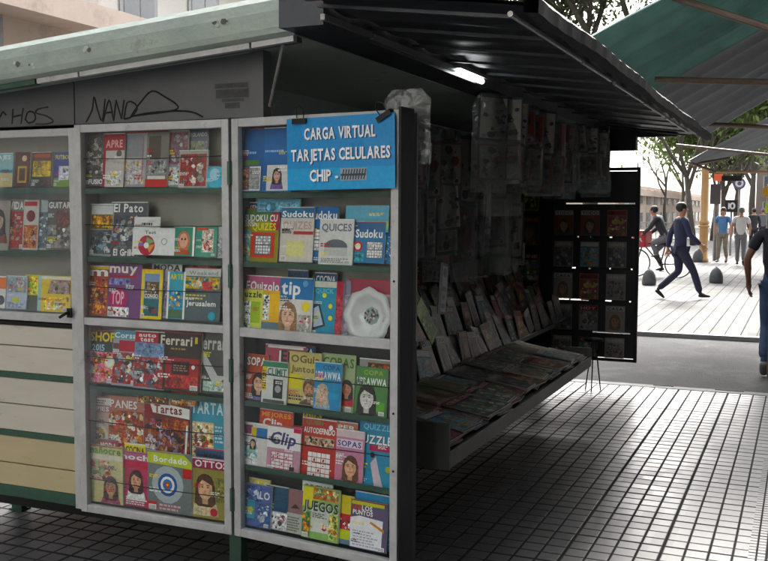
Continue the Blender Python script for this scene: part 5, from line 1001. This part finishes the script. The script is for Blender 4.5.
BLKS = mat('black_leather', G('141416'), .35); BLKT = mat('black_cotton', G('23232a'), .8, 0, .2, 9, bump=.3, bscale=25)
JEAN = mat('blue_denim', G('3c5272'), .8, 0, .3, 8, bump=.3, bscale=90, col2=G('2c3c56')); DKJ = mat('dark_jacket_cloth', G('2a2c30'), .7); WHT = mat('white_cotton', G('c8c8c8'), .8, 0, .08); GRYT = mat('grey_trouser_cloth', G('6c6c70'), .8, 0, .15); BLUES = mat('blue_tee', G('4c7aa8'), .8); KHAK = mat('khaki_cloth', G('7c7464'), .8)
def walk(st=.3, arm=.25, lead='R'):
    o = {'R': 'L', 'L': 'R'}[lead]; s = {'R': 1, 'L': -1}
    return {'kn'+lead: (s[lead]*.09, st*.62, .50), 'an'+lead: (s[lead]*.09, st*1.0, .09), 'to'+lead: (s[lead]*.1, st*1.0+.13, .06),
            'kn'+o: (s[o]*.09, .02, .50), 'an'+o: (s[o]*.09, -st*1.05, .16), 'to'+o: (s[o]*.1, -st*1.05+.11, .045),
            'el'+lead: (s[lead]*.25, -arm*.55, 1.16), 'wr'+lead: (s[lead]*.25, -arm*.7, .92), 'el'+o: (s[o]*.25, arm*.3, 1.16), 'wr'+o: (s[o]*.24, arm*1.1, .95)}
J = walk(.36, .3, 'R'); J['elR'] = (.27, .06, 1.17); J['wrR'] = (.29, .26, .98); J['elL'] = (-.25, -.1, 1.15); J['wrL'] = (-.24, -.14, .9)
p = at(679, 299, Z=0); person((p.x, p.y, 0), R_(-62), 'man in a navy suit striding to the right across the bright plaza', J, SK1, HB, NAVY, NAVY2, BLKS, 1.03, 'long', True)
J = walk(.16, .08, 'R'); J['elL'] = (-.29, -.03, 1.17); J['wrL'] = (-.28, .04, .93)
p = at(775, 371, Z=0); person((p.x, p.y, -.055), R_(-4), 'man in a black t-shirt and jeans walking away at the right edge of the photo', J, SK2, HB, BLKT, JEAN, mat('grey_shoe', G('7c7c80'), .6), 1.03, 'short')
J = walk(.14, .15, 'L'); p = at(740, 266, Z=0); person((p.x, p.y, 0), R_(0), 'grey haired person in a white shirt and grey trousers walking away', J, SK1, HG, WHT, GRYT, BLKS, 1.0, 'short', fing=False)
J = walk(.16, .15, 'R'); p = at(722, 263, Z=0); person((p.x, p.y, 0), R_(170), 'person in a blue top and khaki trousers walking towards the camera', J, SK1, HB, BLUES, KHAK, BLKS, 1.0, 'short', fing=False)
J = walk(.1, .1, 'L'); p = at(753, 251, Z=0); person((p.x, p.y, 0), R_(20), 'dim figure in dark clothes beyond the white shirted person', J, SK1, HB, DKJ, BLKT, BLKS, 1.0, 'long', fing=False)
J = walk(.1, .1, 'R'); p = at(762, 247, Z=0); person((p.x, p.y, 0), R_(10), 'farthest figure in grey, right of the dim dark one', J, SK1, HG, GRYT, BLKT, BLKS, 1.0, 'long', fing=False)
# bicycle and rider
p = at(657, 277, Z=0); BX = empty('bicycle', (p.x, p.y, 0), R_(78)); tag(BX, 'bicycle with a red bag on its front, ridden across the plaza', 'bicycle')
def wheel(y):
    b = MB(); n = 28
    b.tube([(0, y+.33*math.cos(t*6.2832/n), .34+.33*math.sin(t*6.2832/n)) for t in range(n+1)], .017, 8, False); w_ = b.build('wheel', BLKS, BX, True)
    b = MB(); b.tube([(-.04, y, .34), (.04, y, .34)], .02, 8)
    for t in range(14): b.tube([(0, y, .34), (0, y+.31*math.cos(t*.4488), .34+.31*math.sin(t*.4488))], .0025, 4)
    b.build('spokes', STEEL, w_)
wheel(-.52); wheel(.52)
b = MB(); S, H_, BB, F_ = (0, -.2, .82), (0, .38, .82), (0, -.08, .32), (0, .52, .34)
for a, c in ((S, BB), (BB, H_), (S, H_), (H_, F_), (BB, (0, -.52, .34)), (S, (0, -.52, .34))): b.tube([a, c], .016, 8)
b.build('frame', BLACKM, BX, True)
b = MB(); b.ell((0, -.22, .93), .07, .14, .03); b.tube([(0, -.2, .82), (0, -.22, .92)], .012, 6); b.build('saddle', BLKS, BX, True)
b = MB(); b.tube([(0, .38, .82), (0, .36, 1.02)], .014, 8); b.tube([(-.28, .3, 1.04), (-.2, .36, 1.02), (.2, .36, 1.02), (.28, .3, 1.04)], .012, 8); b.build('handlebar', BLACKM, BX, True)
b = MB(); b.tube([(.03, -.08, .32), (.06, -.08, .16)], .01, 6); b.box((.05, -.13, .14), (.13, -.03, .16)); b.tube([(-.03, -.08, .32), (-.06, -.08, .48)], .01, 6); b.box((-.13, -.13, .48), (-.05, -.03, .5)); b.build('pedals', BLACKM, BX)
REDB = mat('red_nylon', G('b02430'), .6, 0, .2, 7, bump=.3, bscale=20)
rb = empty('delivery_bag', BX.location+Vector((-.42, .09, .85)), R_(78)); tag(rb, 'red delivery bag with a white loop mark on the front of the bicycle', 'bag')
b = MB(); b.box((-.24, -.2, -.12), (.24, .2, .3)); bevel(b.build('bag_body', REDB, rb), .04, 3)
b = MB(); b.tube([(-.245, -.12, .02), (-.246, -.02, .14), (-.246, .1, .16), (-.246, .14, .1), (-.246, .05, .05), (-.246, -.1, .1)], .018, 6); b.build('white_mark', WHT, rb)
J = {'pel': (0, -.2, 1.0), 'che': (0, -.02, 1.32), 'nk': (0, .08, 1.5), 'hd': (0, .13, 1.63), 'elL': (-.27, .12, 1.2), 'wrL': (-.26, .3, 1.06), 'elR': (.27, .12, 1.2), 'wrR': (.26, .3, 1.06),
     'knL': (-.1, .12, .83), 'anL': (-.1, -.05, .55), 'toL': (-.1, .08, .52), 'knR': (.1, .1, .62), 'anR': (.1, -.1, .22), 'toR': (.1, .03, .18)}
person((p.x, p.y, 0), R_(78), 'cyclist in a dark jacket riding behind a red bag', J, SK1, HB, DKJ, GRYT, BLKS, 1.0, 'long', fing=False)

# ------------------------------------------------------------------ trees
BARK = mat('bark', (.09, .075, .06), .85, 0, .35, 9, bump=.6, bscale=25); 
def leafmat(name, c):
    m = bpy.data.materials.new(name); m.use_nodes = True; nt = m.node_tree; L = nt.links; b_ = nt.nodes['Principled BSDF']; out = nt.nodes['Material Output']
    oi = nd(nt, 'ShaderNodeTexCoord'); n1 = nd(nt, 'ShaderNodeTexNoise', Scale=1.3, Detail=5.0); L.new(oi.outputs['Object'], n1.inputs['Vector'])
    h = nd(nt, 'ShaderNodeHueSaturation', Color=(*c, 1)); L.new(mth(nt, 'MULTIPLY_ADD', n1.outputs[0], 1.6, .2), h.inputs['Value'])
    L.new(h.outputs[0], b_.inputs['Base Color']); t = nd(nt, 'ShaderNodeBsdfTranslucent'); L.new(h.outputs[0], t.inputs[0]); mx = nd(nt, 'ShaderNodeMixShader', Fac=.35); L.new(b_.outputs[0], mx.inputs[1]); L.new(t.outputs[0], mx.inputs[2]); L.new(mx.outputs[0], out.inputs[0]); return m
LEAF = leafmat('leaves_grey_green', (.085, .10, .05)); LEAF2 = leafmat('leaves_light_green', (.12, .17, .05))
def tree(loc, h, cr, label, seed, leaf=LEAF, nleaf=9000, trunk=.16, lean=0, ls=.09, zc=None, depth=5, bare=False):
    r = random.Random(seed); root = empty('tree', loc); tag(root, label, 'tree', 'trees along the street')
    b = MB(); tips = []
    def br(p, d, L_b, rad, lv):
        q = p+d*L_b*.5+Vector((r.uniform(-1, 1), r.uniform(-1, 1), 0))*L_b*.06; e = p+d*L_b
        b.tube([p, q, e], [rad, rad*.85, rad*.68], 7 if lv > 2 else 4, lv == depth)
        if lv < 3: tips.append((e, L_b)); tips.append((q, L_b))
        if lv > 0:
            for k in range(r.choice((2, 3, 3)) if lv < depth else 4):
                a = r.uniform(0, 6.28); s = r.uniform(.35, .85); x = Vector((math.cos(a)*s, math.sin(a)*s, r.uniform(.1, .6)))
                br(e if k else q.lerp(e, .6), (d*.75+x).normalized(), L_b*r.uniform(.6, .82), rad*.6, lv-1)
    br(Vector((0, 0, 0)), Vector((lean, 0, 1)).normalized(), h*.38, trunk, depth)
    b.build('trunk', BARK, root, True)
    if not bare:
        b = MB(); V = b.V; F = b.F; per = max(1, nleaf//len(tips))
        for e, L_b in tips:
            for k in range(per):
                c = e+Vector((r.gauss(0, 1), r.gauss(0, 1), r.gauss(0, .8)))*cr*.16; a = Vector((r.gauss(0, 1), r.gauss(0, 1), r.gauss(0, 1))).normalized(); w_ = a.orthogonal().normalized(); s = ls*r.uniform(.6, 1.2); i = len(V)
                V += [(c-a*s)[:], (c+w_*s*.45)[:], (c+a*s)[:], (c-w_*s*.45)[:]]; F.append((i, i+1, i+2, i+3))
        b.m = [0]*len(F); b.c = [(1, 1, 1)]*len(F); b.build('crown', leaf, root)
    return root
def gp(px, Y): q = at(px, 230, Y=Y); return (q.x, Y, 0)
tree(gp(592, 13), 7.6, 2.6, 'leafy grey green tree rising behind the kiosk canopy', 3, LEAF, 26000, .16, .02, .07)
tree(gp(694, 44), 8.5, 3, 'bare branched tree with a dark trunk just left of the tan column', 11, trunk=.17, lean=-.12, bare=True)
tree(gp(712, 52), 8, 3, 'bare thin tree between the tan column and the signs', 12, trunk=.13, lean=.1, bare=True)
tree(gp(665, 75), 9, 3, 'bare pale tree before the long low building', 13, trunk=.13, bare=True)
tree(gp(682, 62), 8, 3, 'second bare tree before the long low building, nearer the column', 17, trunk=.13, bare=True)
tree(gp(738, 58), 9, 7, 'light green tree over the crowd of signs', 14, LEAF2, 30000, .2, 0, .2)
tree(gp(768, 50), 10, 7, 'light green tree at the right edge of the photo', 15, LEAF2, 30000, .2, 0, .2)
tree(gp(752, 85), 12, 5, 'large pale green tree far down the street', 16, LEAF2, 22000, .3, 0, .3)
tree(gp(722, 95), 9, 8, 'brown green tree deepest in the street beyond the signs', 26, LEAF, 18000, .3, 0, .3)
tree((-9, -6, 0), 9, 4, 'street tree left of the camera that mirrors in the boarded door glass', 23, LEAF, 16000, .16, 0, .12)
tree((-5.5, -8.5, 0), 8, 3, 'street tree behind the camera that mirrors in the middle door glass', 21, LEAF, 14000, .16, 0, .1)

# ------------------------------------------------------------------ signs far down the pavement
def signboard(px0, py0, px1, py1, Y, colr, art, label, post=True, name='street_sign', rnd_=False):
    A = at(px0, py1, Y=Y); B = at(px1, py0, Y=Y); root = empty(name, ((A.x+B.x)/2, Y, 0)); tag(root, label, 'sign')
    w_, h_ = B.x-A.x, B.z-A.z
    if rnd_:
        b = MB(); b.lathe([(w_/2, -.02), (w_/2, .02)], (0, 0, (A.z+B.z)/2), 24, 'y'); b.build('plate', colr, root)
    else:
        b = MB(); b.box((-w_/2, -.02, A.z), (w_/2, .02, B.z)); b.build('plate', colr, root)
    if art: art(root, w_, h_, A.z)
    if post: b = MB(); b.tube([(0, .05, 0), (0, .05, B.z)], .04, 8); b.build('post', STEEL, root)
    return root
def ring_mark(root, w_, h_, z):
    b = MB(); n = 20; b.tube([(w_*.16*math.cos(t*.314)+w_*.08, -.03, z+h_*.5+h_*.22*math.sin(t*.314)) for t in range(n+1)], .035, 6); b.tube([(-w_*.2, -.03, z+h_*.25), (-w_*.2, -.03, z+h_*.75)], .03, 6); b.build('mark', WHT, root)
signboard(725, 200, 738, 212, 34, BLACKM, ring_mark, 'black sign with a white ring mark behind the walking people')
signboard(710, 184, 721, 204, 30, mat('dark_sign', G('303238'), .5), None, 'dark upright panel above the person in blue')
signboard(714, 174, 723, 181, 30, mat('orange_sign', G('d86030'), .5), lambda r_, w_, h_, z: None, 'small orange sign over the dark upright panel')
signboard(733, 176, 746, 191, 36, mat('violet_sign', G('5c5470'), .5), lambda r_, w_, h_, z: (lambda b: (b.tube([(w_*.25*math.cos(t*.314), -.03, z+h_*.5+w_*.25*math.sin(t*.314)) for t in range(21)], .04, 6), b.build('mark', WHT, r_)))(MB()), 'round violet grey sign high above the walking people', rnd_=True)
signboard(762, 184, 775, 199, 26, mat('yellow_sign', G('d8a820'), .5), None, 'round yellow sign at the right edge of the photo', rnd_=True)
signboard(765, 203, 776, 213, 24, mat('lime_sign', G('b8d020'), .5), None, 'lime yellow sign under the round yellow one', post=False)
# scooter leaning near the column? (dark shape)
# ------------------------------------------------------------------ buildings
STONE = mat('pink_beige_stone', G('c4b2a4'), .8, 0, .15, 1.5, bump=.3, bscale=8, dirt=G('a8988a'), dscale=.8)
PALE = mat('pale_render', G('c8c4bc'), .8, 0, .1, 1.0); WIN = mat('window_dark', G('50565c'), .2, 0, .3, 3); WFR = mat('window_frame_grey', G('8c8c8c'), .5)
def facade(name, label, x, y0, y1, z1, mt, floors, bay, side=1, cornices=(), depth=12, zb=0):
    """building whose street face is the plane X=x, facing side*X"""
    root = empty(name, (x, (y0+y1)/2, 0)); tag(root, label, 'building'); hy = (y1-y0)/2
    b = MB(); b.box((min(0, -side*depth), -hy, 0), (max(0, -side*depth), hy, z1)); b.build('wall', mt, root)
    for z, out, hh in cornices: b = MB(); b.box((min(.01*side, out*side), -hy-.2, z), (max(.01*side, out*side), hy+.2, z+hh)); b.build('cornice', mt, root)
    wb = MB()
    fh = z1/floors; n = int((y1-y0)/bay)
    for f_ in range(floors):
        for k in range(n):
            yc = -hy+bay*(k+.5); za = fh*f_+fh*.25; zc = fh*f_+fh*.82; xo = .012*side
            if k < 14 and f_ < 7:
                b = MB(); b.box((min(xo, xo*4), yc-bay*.26, za-.06), (max(xo, xo*4), yc+bay*.26, zc+.06)); w_ = b.build('window', WFR, root)
                b = MB(); b.box((min(xo*4.1, xo*5), yc-bay*.21, za), (max(xo*4.1, xo*5), yc-.04, zc)); b.box((min(xo*4.1, xo*5), yc+.04, za), (max(xo*4.1, xo*5), yc+bay*.21, zc)); b.build('pane', WIN, w_)
    return root
# upper-left stone building: face back-projected from its cornice lines
XL = -13.0
ya, yb_ = at(0, 25, X=XL), at(128, 35, X=XL)
zc_ = at(60, 20, X=XL).z
facade('corner_building', 'pinkish stone building with heavy cornices behind the kiosk roof at upper left', XL, ya.y-12, at(112, 30, X=XL).y, zc_+.4, STONE, 2, 3.2, 1, ((zc_-.2, .9, .5), (zc_-1.3, .45, .3), (zc_-2.0, .25, .2)))
XP = -16.0
pa = at(100, 10, X=XP); facade('pale_building', 'overexposed pale apartment building with balconies beyond the stone one', XP, pa.y, pa.y+22, pa.z+12, PALE, 6, 3.4, 1, ((pa.z-1, 1.0, .2), (pa.z+2.2, 1.0, .2)))
facade('low_building', 'long pale arcaded building far down the left of the plaza', at(640, 205, Y=60).x-1.5, 60, 120, at(640, 183, Y=62).z, STONE, 2, 4.0, 1, ((at(640, 185, Y=62).z-.6, .4, .4),))
facade('shop_building', 'office building lining the pavement on the right, outside the frame', 4.9, -16, 26, 16, mat('dark_polished_stone', G('565352'), .4, 0, .3, 2), 5, 3.0, -1, ((4.2, .5, .3),))
facade('far_right_building', 'pale building behind the green trees at the end of the pavement', 9.0, 60, 130, 14, PALE, 4, 4.0, -1, ((13.4, .5, .3),))
bb = facade('rear_street_building', 'tall pale building across the street behind the camera', -14, -14, 14, 15, mat('light_render', G('d6d4ce'), .8, 0, .1, 1.0), 5, 3.0, 1, ((14.4, .6, .4), (4.0, .4, .3)))
bb.location = (-6, -19, 0); bb.rotation_euler = (0, 0, R_(90))
eb = facade('end_building', 'brownish building closing the far end of the pavement behind the trees', 0, -16, 16, 13, mat('brown_render', G('6e645c'), .8, 0, .2, .6), 4, 3.2, 1, ((12.4, .5, .4),))
eb.location = (12.5, 128, 0); eb.rotation_euler = (0, 0, R_(-90))
facade('left_row_building', 'stone building along the street behind and left of the kiosk, outside the frame', -13.0, -46, ya.y-12.6, 15, mat('mid_stone', G('8a8078'), .8, 0, .15, 1.5), 5, 3.2, 1, ((4.2, .4, .3), (14.4, .6, .4)))
# fence far left of plaza
fn = empty('fence', gp(640, 48)); tag(fn, 'low pale fence crossing the plaza behind the cyclist', 'fence')
b = MB(); b.bar((-4, 0, 1.0), (2.6, 0, 1.0), .05, .05); b.bar((-4, 0, .15), (2.6, 0, .15), .05, .05); b.build('rail', WFR, fn)
b = MB()
for k in range(34): b.bar((-4+k*.2, 0, .0), (-4+k*.2, 0, 1.0), .03, .03, (0, 1, 0))
b.build('picket', WFR, fn)
